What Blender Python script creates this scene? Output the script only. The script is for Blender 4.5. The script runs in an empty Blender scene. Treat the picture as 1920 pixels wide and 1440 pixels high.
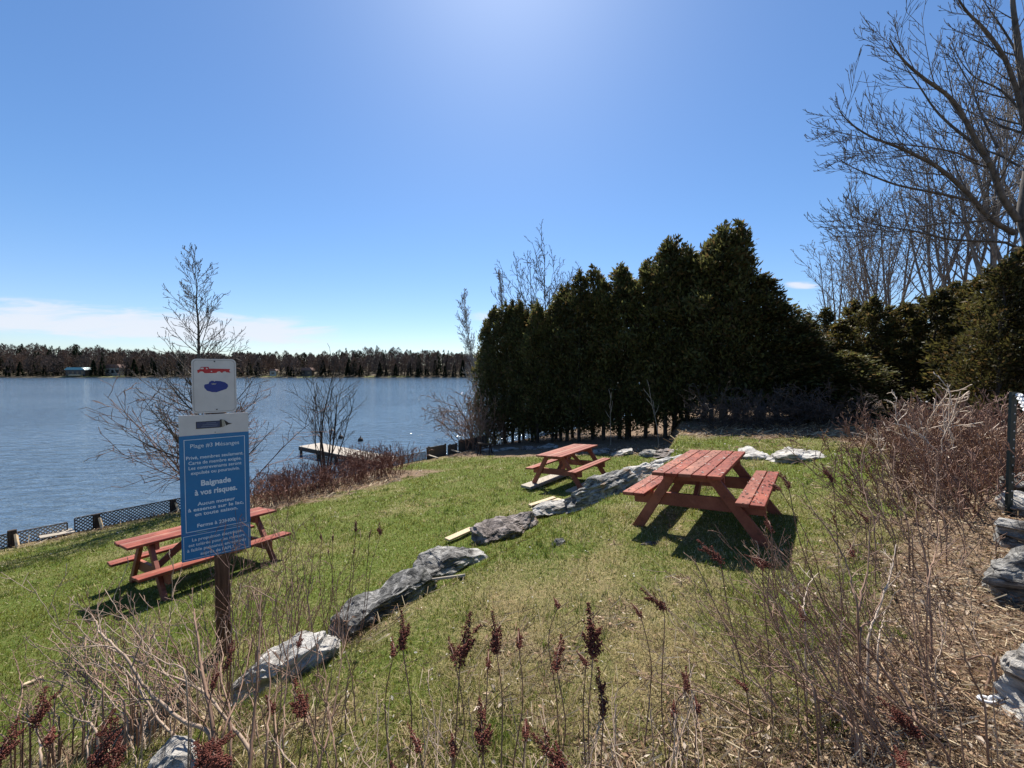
import bpy, bmesh, math, random
import numpy as np
from mathutils import Vector, Matrix, noise as mnoise

R = math.radians
scene = bpy.context.scene
COL = scene.collection

# ------------------------------------------------------------------ camera, sky, sun, exposure
CZ = 4.5                      # eye height above the lake (water = 0)
FPX = 740.0
PITCH = math.atan(22 / FPX)
cam_d = bpy.data.cameras.new("camera")
cam_d.sensor_width = 36.0
cam_d.lens = FPX * 36.0 / 1920.0
cam_d.clip_start = 0.05
cam_d.clip_end = 4000
cam = bpy.data.objects.new("camera", cam_d)
COL.objects.link(cam)
cam.location = (0, 0, CZ)
cam.rotation_euler = (R(90) - PITCH, 0, 0)
scene.camera = cam

SUN_EL, SUN_AZ = R(52.5), R(-0.8)      # azimuth measured from +Y towards +X
sun_d = bpy.data.lights.new("sun", 'SUN')
sun_d.energy = 5.0
sun_d.angle = R(0.53)
sun_d.color = (1.0, 0.95, 0.87)
sun = bpy.data.objects.new("sun", sun_d)
COL.objects.link(sun)
sv = Vector((math.sin(SUN_AZ) * math.cos(SUN_EL), math.cos(SUN_AZ) * math.cos(SUN_EL), math.sin(SUN_EL)))
sun.rotation_euler = sv.to_track_quat('Z', 'Y').to_euler()
sun.location = (0, 0, 60)

world = bpy.data.worlds.new("World")
scene.world = world
world.use_nodes = True
wt = world.node_tree
for n in list(wt.nodes):
    wt.nodes.remove(n)


class NT:
    """small node-tree writer"""
    def __init__(s, tree):
        s.t = tree

    def n(s, kind, props=None, **ins):
        nd = s.t.nodes.new(kind)
        for k, v in (props or {}).items():
            setattr(nd, k, v)
        for k, v in ins.items():
            k2 = int(k[1:]) if k[0] == '_' and k[1:].isdigit() else k.replace('__', ' ')
            s.set(nd.inputs[k2], v)
        return nd

    def set(s, sock, v):
        if isinstance(v, bpy.types.Node):
            v = v.outputs[0]
        if isinstance(v, bpy.types.NodeSocket):
            s.t.links.new(v, sock)
        else:
            if sock.type == 'RGBA' and len(v) == 3:
                v = (*v, 1)
            sock.default_value = v

    def m(s, op, a, b=0.0, c=0.0, clamp=False):
        nd = s.t.nodes.new('ShaderNodeMath')
        nd.operation = op
        nd.use_clamp = clamp
        s.set(nd.inputs[0], a)
        s.set(nd.inputs[1], b)
        s.set(nd.inputs[2], c)
        return nd.outputs[0]

    def mix(s, f, a, b, mode='MIX'):
        nd = s.t.nodes.new('ShaderNodeMix')
        nd.data_type = 'RGBA'
        nd.blend_type = mode
        s.set(nd.inputs[0], f)
        s.set(nd.inputs[6], a)
        s.set(nd.inputs[7], b)
        return nd.outputs[2]

    def ramp(s, f, stops):
        nd = s.t.nodes.new('ShaderNodeValToRGB')
        e = nd.color_ramp.elements
        while len(e) < len(stops):
            e.new(0.5)
        for i, (p, c) in enumerate(stops):
            e[i].position = p
            e[i].color = (*c, 1) if len(c) == 3 else c
        s.set(nd.inputs[0], f)
        return nd.outputs[0]

    def noise(s, vec, scale, detail=4, rough=0.55, dist=0.0):
        nd = s.n('ShaderNodeTexNoise', None, Scale=scale, Detail=detail, Roughness=rough, Distortion=dist)
        if vec is not None:
            s.set(nd.inputs['Vector'], vec)
        return nd

    def smooth(s, x, a, b):
        nd = s.t.nodes.new('ShaderNodeMapRange')
        nd.interpolation_type = 'SMOOTHSTEP'
        s.set(nd.inputs[0], x)
        nd.inputs[1].default_value = a
        nd.inputs[2].default_value = b
        return nd.outputs[0]


W = NT(wt)
sky = W.n('ShaderNodeTexSky', dict(sky_type='NISHITA', sun_disc=False, sun_elevation=SUN_EL, sun_rotation=SUN_AZ,
                                   altitude=250, air_density=1.0, dust_density=0.4, ozone_density=2.0))
tc = W.n('ShaderNodeTexCoord')
sp = W.n('ShaderNodeSeparateXYZ', None, Vector=tc.outputs['Generated'])
dx, dy, dz = sp.outputs[0], W.m('MAXIMUM', sp.outputs[1], 0.02), sp.outputs[2]
cu, cv = W.m('DIVIDE', dx, dy), W.m('DIVIDE', dz, dy)
cvec = W.n('ShaderNodeCombineXYZ', None, X=W.m('MULTIPLY', cu, 3.2), Y=W.m('MULTIPLY', cv, 24.0), Z=0.3)
cn = W.noise(cvec, 1.5, 8, 0.6, 0.5)
band_c = W.m('ADD', W.m('MULTIPLY', cu, -0.062), 0.062)            # the bank sinks towards the right
band = W.m('SUBTRACT', 1.0, W.smooth(W.m('ABSOLUTE', W.m('SUBTRACT', cv, band_c)), 0.0, 0.062))
win = W.m('MULTIPLY', band, W.m('SUBTRACT', 1.0, W.smooth(cu, -0.62, -0.36)))
small1 = W.m('SUBTRACT', 1.0, W.smooth(W.m('SQRT', W.m('ADD', W.m('POWER', W.m('MULTIPLY', W.m('SUBTRACT', cu, 0.735), 15.0), 2.0), W.m('POWER', W.m('MULTIPLY', W.m('SUBTRACT', cv, 0.222), 60.0), 2.0))), 0.2, 1.0))
small2 = W.m('SUBTRACT', 1.0, W.smooth(W.m('SQRT', W.m('ADD', W.m('POWER', W.m('MULTIPLY', W.m('SUBTRACT', cu, -0.05), 12.0), 2.0), W.m('POWER', W.m('MULTIPLY', W.m('SUBTRACT', cv, 0.14), 40.0), 2.0))), 0.2, 1.0))
dens = W.m('ADD', W.m('MULTIPLY', win, 1.15), W.m('ADD', W.m('MULTIPLY', small1, 0.85), W.m('MULTIPLY', small2, 0.65)))
cl = W.m('MULTIPLY', W.smooth(W.m('ADD', W.m('MULTIPLY', cn.outputs[0], 1.5), W.m('MULTIPLY', dens, 0.5)), 0.80, 1.32), 0.85, clamp=True)
cl = W.m('MULTIPLY', W.m('MULTIPLY', cl, W.smooth(dens, 0.02, 0.3)), W.smooth(sp.outputs[1], 0.05, 0.2))
hsv = W.n('ShaderNodeHueSaturation', None, Hue=0.5, Saturation=1.12, Value=1.0, Color=sky)
lowt = W.mix(W.smooth(sp.outputs[2], 0.02, 0.35), (.90, .955, 1.09), (.84, .99, 1.13))
skyt = W.mix(1.0, hsv.outputs[0], lowt, 'MULTIPLY')
skyc = W.mix(cl, skyt, (6.6, 6.9, 7.6))
bg = W.n('ShaderNodeBackground', None, Color=skyc, Strength=0.074)
wo = W.n('ShaderNodeOutputWorld', None, Surface=bg)

scene.view_settings.view_transform = 'Standard'
scene.view_settings.look = 'None'
scene.view_settings.gamma = 1
scene.view_settings.use_curve_mapping = False
scene.view_settings.exposure = 0.80
scene.cycles.max_bounces = 8
scene.cycles.transparent_max_bounces = 8
scene.cycles.sample_clamp_indirect = 6
scene.cycles.caustics_reflective = False

rnd = random.Random(7)
rng = np.random.default_rng(11)

# ------------------------------------------------------------------ small helpers


def at(px, py, D):
    """the world point seen at photo pixel (px, py) of 1920 x 1440, D metres ahead"""
    a, b = (px - 960) / FPX, -(py - 720) / FPX
    c, s = math.cos(PITCH), math.sin(PITCH)
    v = Vector((a, c + b * s, -s + b * c))
    return Vector((0, 0, CZ)) + v * (D / v.y)


ROCKLINE = np.array([(-9, -1.2), (-6, 0.1), (-4, 0.95), (-2.4, 1.65), (-1.6, 2.05), (-1.15, 2.5), (-.9, 2.95), (-.5, 3.5), (-.1, 4.0), (.5, 4.9),
                     (1.1, 5.5), (1.9, 6.35), (2.7, 7.3), (3.6, 8.7), (4.4, 10.2), (5.4, 12.5), (7, 16), (10, 24), (20, 60)]) + np.array([-.2, .16])


def shore_dist(x, y):
    return ((x + 12.4) * 1.19 - (y - 9.7)) / 1.554


def line_sd(x, y):
    best = np.full(np.shape(x), 1e9)
    sgn = np.zeros(np.shape(x))
    for (ax, ay), (bx, by) in zip(ROCKLINE[:-1], ROCKLINE[1:]):
        ex, ey = bx - ax, by - ay
        t = np.clip(((x - ax) * ex + (y - ay) * ey) / (ex * ex + ey * ey), 0, 1)
        qx, qy = x - ax - t * ex, y - ay - t * ey
        d = np.hypot(qx, qy)
        cr = qx * ey - qy * ex
        m = d < best
        best = np.where(m, d, best)
        sgn = np.where(m, np.sign(cr), sgn)
    return best * sgn


def sstep(x, a, b):
    t = np.clip((x - a) / (b - a), 0, 1)
    return t * t * (3 - 2 * t)


def vnoise(x, y, s, seed=0):
    """cheap smooth value noise on arrays"""
    X, Y = x / s + seed * 17.3, y / s + seed * 9.1
    xi, yi = np.floor(X), np.floor(Y)
    fx, fy = X - xi, Y - yi
    fx, fy = fx * fx * (3 - 2 * fx), fy * fy * (3 - 2 * fy)

    def h(a, b):
        v = np.sin(a * 127.1 + b * 311.7 + seed * 74.7) * 43758.5453
        return v - np.floor(v)
    return (h(xi, yi) * (1 - fx) + h(xi + 1, yi) * fx) * (1 - fy) + (h(xi, yi + 1) * (1 - fx) + h(xi + 1, yi + 1) * fx) * fy


def H(x, y):
    x = np.asarray(x, float)
    y = np.asarray(y, float)
    d = shore_dist(x, y)
    lo = np.where(d > 0, .2 + .14 * np.minimum(d, 14) + .04 * np.clip(d - 14, 0, 30), np.maximum(.2 + .8 * d, -3))
    up = CZ - 1.82 + .08 * (np.clip(d, -50, 17) - 14.2) + .02 * np.clip(d - 17, 0, 60)
    w = sstep(line_sd(x, y), -.32, .22) * sstep(d, 2, 6)
    z = lo * (1 - w) + up * w
    z = z + .28 * sstep(x - .35 * (y - 5), 4.0, 5.6) * sstep(-y, -9, -6.5) * sstep(y, 0, 2)      # stony bank on the right
    n = (vnoise(x, y, 1.1, 1) - .5) * .05 + (vnoise(x, y, .35, 2) - .5) * .022
    return z + n * sstep(d, -.2, .8)


def Hs(x, y):
    return float(H(np.array([x]), np.array([y]))[0])


_Ds = np.exp(np.linspace(math.log(0.8), math.log(90), 2200))


def gpt(px, py):
    """the terrain point seen at a photo pixel"""
    a, b = (px - 960) / FPX, -(py - 720) / FPX
    c, s = math.cos(PITCH), math.sin(PITCH)
    v = (a, c + b * s, -s + b * c)
    X, Y, Z = v[0] / v[1] * _Ds, _Ds, CZ + v[2] / v[1] * _Ds
    below = Z < H(X, Y)
    i = int(np.argmax(below)) if below.any() else len(_Ds) - 1
    return Vector((X[i], Y[i], Hs(X[i], Y[i])))


def on(x, y, dz=0.0):
    return Vector((x, y, Hs(x, y) + dz))


def mesh_np(name, verts, faces, cols=None, smooth=False):
    """faces: list of int arrays (n,k)"""
    me = bpy.data.meshes.new(name)
    verts = np.asarray(verts, np.float32)
    me.vertices.add(len(verts))
    me.vertices.foreach_set('co', verts.ravel())
    faces = [np.asarray(f, np.int32) for f in faces if len(f)]
    tot = np.concatenate([np.full(len(f), f.shape[1], np.int32) for f in faces])
    loops = np.concatenate([f.ravel() for f in faces])
    start = np.concatenate([[0], np.cumsum(tot)[:-1]]).astype(np.int32)
    me.loops.add(len(loops))
    me.loops.foreach_set('vertex_index', loops)
    me.polygons.add(len(tot))
    me.polygons.foreach_set('loop_start', start)
    me.polygons.foreach_set('loop_total', tot)
    if smooth:
        me.polygons.foreach_set('use_smooth', np.ones(len(tot), bool))
    if cols is not None:
        a = me.color_attributes.new('tint', 'FLOAT_COLOR', 'POINT')
        c = np.ones((len(verts), 4), np.float32)
        c[:, :3] = cols
        a.data.foreach_set('color', c.ravel())
    me.update()
    me.validate()
    return me


def link(name, me, mat=None, parent=None, loc=None):
    o = bpy.data.objects.new(name, me)
    COL.objects.link(o)
    if mat is not None and me is not None and not me.materials:
        me.materials.append(mat)
    if loc is not None:
        o.location = loc
    if parent is not None:
        o.parent = parent
    return o


def tag(o, label=None, cat=None, group=None, kind=None):
    if label:
        o['label'] = label
    if cat:
        o['category'] = cat
    if group:
        o['group'] = group
    if kind:
        o['kind'] = kind
    return o


def thing(name, label, cat, loc=(0, 0, 0), rz=0.0, group=None):
    o = bpy.data.objects.new(name, None)
    o.empty_display_size = .1
    COL.objects.link(o)
    o.location = loc
    o.rotation_euler = (0, 0, rz)
    return tag(o, label, cat, group)


def dup(root, loc, rz=0.0, sc=None, label=None):
    r = root.copy()
    COL.objects.link(r)
    r.location = loc
    r.rotation_euler = (0, 0, rz)
    if sc is not None:
        r.scale = sc
    if label:
        r['label'] = label
    for ch in list(root.children):
        c = ch.copy()
        COL.objects.link(c)
        c.parent = r
    return r


ORD = ['first', 'second', 'third', 'fourth', 'fifth', 'sixth', 'seventh', 'eighth', 'ninth', 'tenth', 'eleventh', 'twelfth', 'thirteenth',
       'fourteenth', 'fifteenth', 'sixteenth', 'seventeenth', 'eighteenth', 'nineteenth', 'twentieth', 'twenty-first', 'twenty-second',
       'twenty-third', 'twenty-fourth', 'twenty-fifth', 'twenty-sixth', 'twenty-seventh', 'twenty-eighth', 'twenty-ninth', 'thirtieth']


class MB:
    """collects boxes and bars into one mesh"""
    def __init__(s):
        s.bm = bmesh.new()

    def box(s, size, M=None, bevel=0.0):
        r = bmesh.ops.create_cube(s.bm, size=1.0)
        vs = r['verts']
        bmesh.ops.scale(s.bm, vec=size, verts=vs)
        if bevel:
            es = list({e for v in vs for e in v.link_edges})
            rb = bmesh.ops.bevel(s.bm, geom=es, offset=bevel, segments=1, affect='EDGES', profile=.5)
            vs = list({v for f in rb['faces'] for v in f.verts})
        if M is not None:
            bmesh.ops.transform(s.bm, matrix=M, verts=vs)
        return vs

    def bar(s, a, b, w, h, up=(0, 0, 1), bevel=0.0):
        """box from a to b, width w across, height h along up"""
        a, b = Vector(a), Vector(b)
        d = (b - a)
        L = d.length
        y = d / L
        x = y.cross(Vector(up))
        if x.length < 1e-4:
            x = y.cross(Vector((1, 0, 0)))
        x.normalize()
        z = x.cross(y)
        M = Matrix((x, y, z)).transposed().to_4x4()
        M.translation = (a + b) / 2
        return s.box((w, L, h), M, bevel)

    def poly(s, pts, thick, M=None):
        """flat polygon in local XZ extruded along Y by thick"""
        n = len(pts)
        f = [s.bm.verts.new((x, 0, z)) for x, z in pts]
        k = [s.bm.verts.new((x, thick, z)) for x, z in pts]
        s.bm.faces.new(f)
        s.bm.faces.new(k[::-1])
        for i in range(n):
            j = (i + 1) % n
            s.bm.faces.new((f[j], f[i], k[i], k[j]))
        if M is not None:
            bmesh.ops.transform(s.bm, matrix=M, verts=f + k)

    def build(s, name, mat, parent=None, loc=None, smooth=False):
        bmesh.ops.recalc_face_normals(s.bm, faces=s.bm.faces)
        me = bpy.data.meshes.new(name)
        s.bm.to_mesh(me)
        s.bm.free()
        if smooth:
            for p in me.polygons:
                p.use_smooth = True
        return link(name, me, mat, parent, loc)


def tubes(paths, sides=None):
    """paths: list of (points, radii) -> verts, [quads]; batched by length"""
    groups = {}
    for pts, rad in paths:
        n = sides or (3 if max(rad) < .02 else (5 if max(rad) < .06 else 9))
        groups.setdefault((len(pts), n), []).append((pts, rad))
    V, Fq, base = [], [], 0
    for (m, n), L in groups.items():
        P = np.array([[tuple(p) for p in pts] for pts, _ in L], float)
        Rr = np.array([r for _, r in L], float)
        K = len(L)
        T = np.empty_like(P)
        T[:, 1:-1] = P[:, 2:] - P[:, :-2]
        T[:, 0] = P[:, 1] - P[:, 0]
        T[:, -1] = P[:, -1] - P[:, -2]
        T /= np.linalg.norm(T, axis=2, keepdims=True) + 1e-12
        md = T.mean(1)
        ref = np.where(np.abs(md[:, 2:3]) < .8, np.array([[0, 0, 1.]]), np.array([[1., 0, 0]]))[:, None, :]
        A = np.cross(T, ref)
        A /= np.linalg.norm(A, axis=2, keepdims=True) + 1e-12
        B = np.cross(T, A)
        ang = np.arange(n) / n * 2 * np.pi
        ring = A[:, :, None, :] * np.cos(ang)[None, None, :, None] + B[:, :, None, :] * np.sin(ang)[None, None, :, None]
        vv = P[:, :, None, :] + ring * Rr[:, :, None, None]
        V.append(vv.reshape(-1, 3))
        i = np.arange(m - 1)[:, None]
        j = np.arange(n)[None, :]
        q = np.stack([i * n + j, i * n + (j + 1) % n, (i + 1) * n + (j + 1) % n, (i + 1) * n + j], -1).reshape(-1, 4)
        Fq.append((q[None] + (base + np.arange(K) * m * n)[:, None, None]).reshape(-1, 4))
        base += K * m * n
    return np.concatenate(V), np.concatenate(Fq)


def tube_obj(name, paths, mat, parent=None, loc=None, sides=None, smooth=True):
    v, q = tubes(paths, sides)
    return link(name, mesh_np(name, v, [q], smooth=smooth), mat, parent, loc)


def rv(r):
    return Vector((r.gauss(0, 1), r.gauss(0, 1), r.gauss(0, 1)))


def side_dir(d, ang, r, bias=None):
    a = d.cross(Vector((0, 0, 1)))
    if a.length < 1e-3:
        a = Vector((1, 0, 0))
    a.normalize()
    b = d.cross(a)
    ph = r.uniform(0, 2 * math.pi) if bias is None else bias
    return (d * math.cos(ang) + (a * math.cos(ph) + b * math.sin(ph)) * math.sin(ang)).normalized()


def grow(out, p, d, L, rad, lvl, cfg, r, rmin):
    c = cfg[lvl]
    n = c['n']
    pts, rs, ds = [p.copy()], [max(rad, rmin)], [d.copy()]
    step = L / n
    for i in range(n):
        d = d + rv(r) * c.get('wob', .12)
        d.z += c.get('up', .05)
        d.normalize()
        p = p + d * step
        pts.append(p.copy())
        ds.append(d.copy())
        rs.append(max(rad * (1 - .82 * (i + 1) / n), rmin * (.75 if i == n - 1 else 1)))
    out.append((pts, rs))
    sprout(out, pts, rs, ds, L, lvl, cfg, r, rmin)


def sprout(out, pts, rs, ds, L, lvl, cfg, r, rmin):
    if lvl + 1 >= len(cfg):
        return
    c = cfg[lvl]
    n = len(pts) - 1
    for j in range(c['k']):
        f = c.get('f0', .2) + (1 - c.get('f0', .2)) * (j + r.random()) / c['k']
        f = min(f, .985)
        i = int(f * n)
        t = f * n - i
        q = pts[i].lerp(pts[i + 1], t)
        dd = (pts[i + 1] - pts[i]).normalized()
        cd = side_dir(dd, R(r.uniform(*c.get('ang', (30, 60)))), r)
        cl = L * c.get('ratio', .5) * (1 - c.get('fall', .55) * f) * r.uniform(.7, 1.25)
        rr = (rs[i] * (1 - t) + rs[i + 1] * t) * c.get('rr', .55)
        grow(out, q, cd, cl, rr, lvl + 1, cfg, r, rmin)


def resample(pts, n):
    """smooth polyline through points (Catmull-Rom), n points per span"""
    P = [Vector(p) for p in pts]
    P = [P[0] * 2 - P[1]] + P + [P[-1] * 2 - P[-2]]
    out = []
    for i in range(1, len(P) - 2):
        for k in range(n):
            t = k / n
            a, b, c, d = P[i - 1], P[i], P[i + 1], P[i + 2]
            out.append(.5 * ((2 * b) + (c - a) * t + (2 * a - 5 * b + 4 * c - d) * t * t + (3 * b - a - 3 * c + d) * t ** 3))
    out.append(P[-2])
    return out



def even(pts, n):
    P = np.array([tuple(p) for p in pts])
    d = np.concatenate([[0], np.cumsum(np.linalg.norm(np.diff(P, axis=0), axis=1))])
    t = np.linspace(0, d[-1], n)
    return [Vector((np.interp(q, d, P[:, 0]), np.interp(q, d, P[:, 1]), np.interp(q, d, P[:, 2]))) for q in t]


# ------------------------------------------------------------------ materials


def new_mat(name):
    m = bpy.data.materials.new(name)
    m.use_nodes = True
    t = m.node_tree
    for n in list(t.nodes):
        t.nodes.remove(n)
    return m, NT(t)


def finish(N, shader, disp=None):
    o = N.n('ShaderNodeOutputMaterial')
    N.t.links.new(shader.outputs[0] if isinstance(shader, bpy.types.Node) else shader, o.inputs['Surface'])


def bsdf(N, col, rough=.7, bump=None, bs=.3, bd=.02, **kw):
    p = N.n('ShaderNodeBsdfPrincipled')
    N.set(p.inputs['Base Color'], col)
    N.set(p.inputs['Roughness'], rough)
    for k, v in kw.items():
        N.set(p.inputs[k.replace('__', ' ')], v)
    if bump is not None:
        b = N.n('ShaderNodeBump', None, Strength=bs, Distance=bd, Height=bump)
        N.t.links.new(b.outputs[0], p.inputs['Normal'])
    return p


def mat_noise(name, c1, c2, scale=8, rough=.75, stretch=(1, 1, 1), bs=.4, bd=.01, detail=5, lo=.35, hi=.65, spec=.35, objrand=0.0):
    m, N = new_mat(name)
    tcn = N.n('ShaderNodeTexCoord')
    mp = N.n('ShaderNodeMapping', None, Vector=tcn.outputs['Object'], Scale=stretch)
    nz = N.noise(mp, scale, detail, .6)
    col = N.ramp(nz.outputs[0], [(lo, c1), (hi, c2)])
    if objrand:
        oi = N.n('ShaderNodeObjectInfo')
        v = N.m('ADD', 1 - objrand, N.m('MULTIPLY', oi.outputs['Random'], 2 * objrand))
        col = N.n('ShaderNodeHueSaturation', None, Value=v, Color=col).outputs[0]
    finish(N, bsdf(N, col, rough, nz.outputs[0], bs, bd, Specular__IOR__Level=spec))
    return m


def mat_leafy(name, trans=.3, rough=.6, c_mul=(1, 1, 1), objrand=.18, tint=True, base=(.05, .08, .02), spec=.25):
    """thin vegetation: diffuse plus light through the leaf, colour from the mesh's own tint"""
    m, N = new_mat(name)
    if tint:
        col = N.n('ShaderNodeVertexColor', dict(layer_name='tint')).outputs[0]
        col = N.mix(1.0, col, c_mul, 'MULTIPLY')
    else:
        col = N.mix(0.0, base, base)
    if objrand:
        oi = N.n('ShaderNodeObjectInfo')
        v = N.m('ADD', 1 - objrand, N.m('MULTIPLY', oi.outputs['Random'], 2 * objrand))
        col = N.n('ShaderNodeHueSaturation', None, Value=v, Color=col).outputs[0]
    p = bsdf(N, col, rough, Specular__IOR__Level=spec)
    t = N.n('ShaderNodeBsdfTranslucent', None, Color=col)
    mx = N.n('ShaderNodeMixShader', None, _0=trans)
    N.t.links.new(p.outputs[0], mx.inputs[1])
    N.t.links.new(t.outputs[0], mx.inputs[2])
    finish(N, mx)
    return m


def mat_stain(name, c1, c2, c3, rough=.42):
    """stained boards: long grain, worn paler patches"""
    m, N = new_mat(name)
    tcn = N.n('ShaderNodeTexCoord')
    mp = N.n('ShaderNodeMapping', None, Vector=tcn.outputs['Object'], Scale=(26, 2.2, 26))
    g = N.noise(mp, 1.6, 6, .65, .4)
    w = N.noise(tcn.outputs['Object'], 2.7, 4, .6)
    w2 = N.noise(tcn.outputs['Object'], 14, 3, .6)
    col = N.ramp(g.outputs[0], [(.3, c1), (.7, c2)])
    col = N.mix(N.smooth(w.outputs[0], .46, .72), col, c3)
    col = N.mix(N.m('MULTIPLY', N.smooth(w2.outputs[0], .58, .75), .45), col, (.055, .022, .016))
    isl = N.n('ShaderNodeNewGeometry').outputs['Random Per Island']
    hs = N.n('ShaderNodeHueSaturation', None, Hue=N.m('ADD', .49, N.m('MULTIPLY', isl, .022)), Saturation=N.m('SUBTRACT', 1.05, N.m('MULTIPLY', isl, .28)), Value=N.m('ADD', .78, N.m('MULTIPLY', isl, .42)), Color=col)
    w3 = N.noise(tcn.outputs['Object'], 6.0, 6, .7, .6)
    col = N.mix(N.m('MULTIPLY', N.smooth(w3.outputs[0], .57, .7), .4), hs.outputs[0], (.32, .16, .10))
    rg = N.m('ADD', rough - .08, N.m('MULTIPLY', w.outputs[0], .25))
    finish(N, bsdf(N, col, rg, g.outputs[0], .35, .004, Specular__IOR__Level=.3))
    return m


def mat_rock(name, dark, mid, pale, layers=True, lichen=.55):
    m, N = new_mat(name)
    tcn = N.n('ShaderNodeTexCoord')
    mp = N.n('ShaderNodeMapping', None, Vector=tcn.outputs['Object'], Rotation=(.35, .3, .2), Scale=(2.2, 3.4, 14) if layers else (5, 5, 5))
    st = N.noise(mp, 1.5, 8, .68, .8)
    blot = N.noise(tcn.outputs['Object'], 3.2, 5, .6)
    fine = N.noise(tcn.outputs['Object'], 38, 4, .7)
    col = N.ramp(st.outputs[0], [(.38, dark), (.5, mid), (.64, pale)])
    col = N.mix(N.m('MULTIPLY', N.smooth(blot.outputs[0], lichen, lichen + .14), .75), col, pale)
    col = N.mix(N.m('MULTIPLY', N.smooth(fine.outputs[0], .58, .7), .35), col, dark)
    ol = N.noise(tcn.outputs['Object'], 2.1, 3, .5)
    col = N.mix(N.m('MULTIPLY', N.smooth(ol.outputs[0], .63, .72), .45), col, (.36, .2, .09))
    h = N.m('ADD', st.outputs[0], N.m('MULTIPLY', fine.outputs[0], .3))
    finish(N, bsdf(N, col, .85, h, 1.0, .06, Specular__IOR__Level=.3))
    return m


M = {}
M['stain'] = mat_stain('red_stained_wood', (.16, .029, .012), (.27, .055, .022), (.35, .088, .038), .55)
M['stain_old'] = mat_stain('weathered_red_stained_wood', (.19, .038, .017), (.285, .066, .029), (.37, .105, .052), .58)
M['plank'] = mat_noise('pale_lumber', (.42, .30, .17), (.56, .44, .28), 3, .7, (14, 1, 14), .3, .004)
M['plank_grey'] = mat_noise('grey_lumber', (.26, .22, .17), (.42, .37, .3), 3, .8, (14, 1, 14), .4, .005)
M['dark_wood'] = mat_noise('dark_weathered_wood', (.028, .020, .015), (.075, .052, .04), 3, .8, (12, 12, 1), .5, .006)
M['board_grey'] = mat_noise('weathered_board', (.08, .065, .05), (.16, .13, .1), 4, .85, (2, 2, 12), .5, .006)
M['post_wood'] = mat_noise('brown_post_wood', (.06, .031, .018), (.15, .082, .05), 3, .8, (14, 14, 1), .5, .006)
M['lattice'] = mat_noise('dark_lattice', (.085, .075, .068), (.17, .15, .135), 5, .7)
M['dock'] = mat_noise('pale_dock_boards', (.34, .29, .23), (.47, .41, .34), 3, .75, (1, 9, 1), .4, .006)
M['bark'] = mat_noise('grey_bark', (.06, .05, .043), (.15, .13, .112), 9, .9, (1, 1, .35), .8, .02, objrand=.12)
M['bark_light'] = mat_noise('light_grey_bark', (.11, .095, .085), (.23, .205, .185), 9, .9, (1, 1, .35), .8, .02, objrand=.12)
M['bark_dark'] = mat_noise('dark_bark', (.035, .027, .022), (.085, .068, .055), 9, .9, (1, 1, .35), .8, .02)
M['bark_pale'] = mat_noise('pale_birch_bark', (.2, .18, .165), (.36, .33, .3), 7, .85, (1, 1, 3), .4, .01)
M['twig'] = mat_noise('grey_brown_twig', (.16, .088, .056), (.34, .215, .145), 6, .7, (1, 1, 1), .2, .002, objrand=.15)
M['twig_bed'] = mat_noise('red_stem_twig', (.11, .045, .032), (.24, .115, .08), 5, .65, (1, 1, 1), .2, .002, objrand=.15)
M['twig_tan'] = mat_noise('tan_twig', (.24, .165, .115), (.42, .31, .225), 6, .7, (1, 1, 1), .2, .002)
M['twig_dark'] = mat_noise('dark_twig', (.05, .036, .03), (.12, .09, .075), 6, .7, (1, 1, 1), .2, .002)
M['twig_pale'] = mat_noise('bleached_twig', (.40, .31, .235), (.58, .47, .37), 6, .7, (1, 1, 1), .2, .002)
M['twig_red'] = mat_noise('red_brown_twig', (.11, .056, .04), (.27, .155, .11), 5, .65, (1, 1, 1), .2, .002, objrand=.15)
M['rock_dark'] = mat_rock('dark_layered_rock', (.024, .023, .022), (.125, .122, .115), (.40, .385, .36), True, .6)
M['rock_grey'] = mat_rock('grey_layered_rock', (.04, .037, .033), (.2, .19, .175), (.46, .44, .4), True, .54)
M['rock_pale'] = mat_rock('pale_lichen_rock', (.09, .08, .07), (.38, .35, .31), (.6, .57, .52), True, .44)
M['rock_brown'] = mat_rock('brown_grey_rock', (.035, .03, .027), (.17, .14, .125), (.36, .31, .28), False, .55)
M['cedar'] = mat_leafy('cedar_foliage', .45, .55, objrand=.2)
M['grass'] = mat_leafy('grass_blades', .42, .5, objrand=0)
M['leaf'] = mat_leafy('dead_leaves', .25, .7, objrand=0)
M['straw'] = mat_leafy('dry_straw', .2, .7, objrand=0)
M['far_twig'] = mat_leafy('far_bare_crowns', .1, .9, objrand=0, spec=.05)
M['far_con'] = mat_leafy('far_conifer_foliage', .1, .9, objrand=.25, spec=.05)
M['seed'] = mat_noise('dried_flower_clusters', (.075, .019, .012), (.19, .054, .034), 40, .85, (1, 1, 1), .3, .003, objrand=.12)


def plain(name, col, rough=.5, metal=0.0, spec=.5, var=.12, scale=9):
    m, N = new_mat(name)
    tcn = N.n('ShaderNodeTexCoord')
    nz = N.noise(tcn.outputs['Object'], scale, 5, .6)
    a = tuple(c * (1 - var) for c in col)
    b = tuple(min(1, c * (1 + var)) for c in col)
    finish(N, bsdf(N, N.ramp(nz.outputs[0], [(.3, a), (.7, b)]), rough, Metallic=metal, Specular__IOR__Level=spec))
    return m


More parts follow.
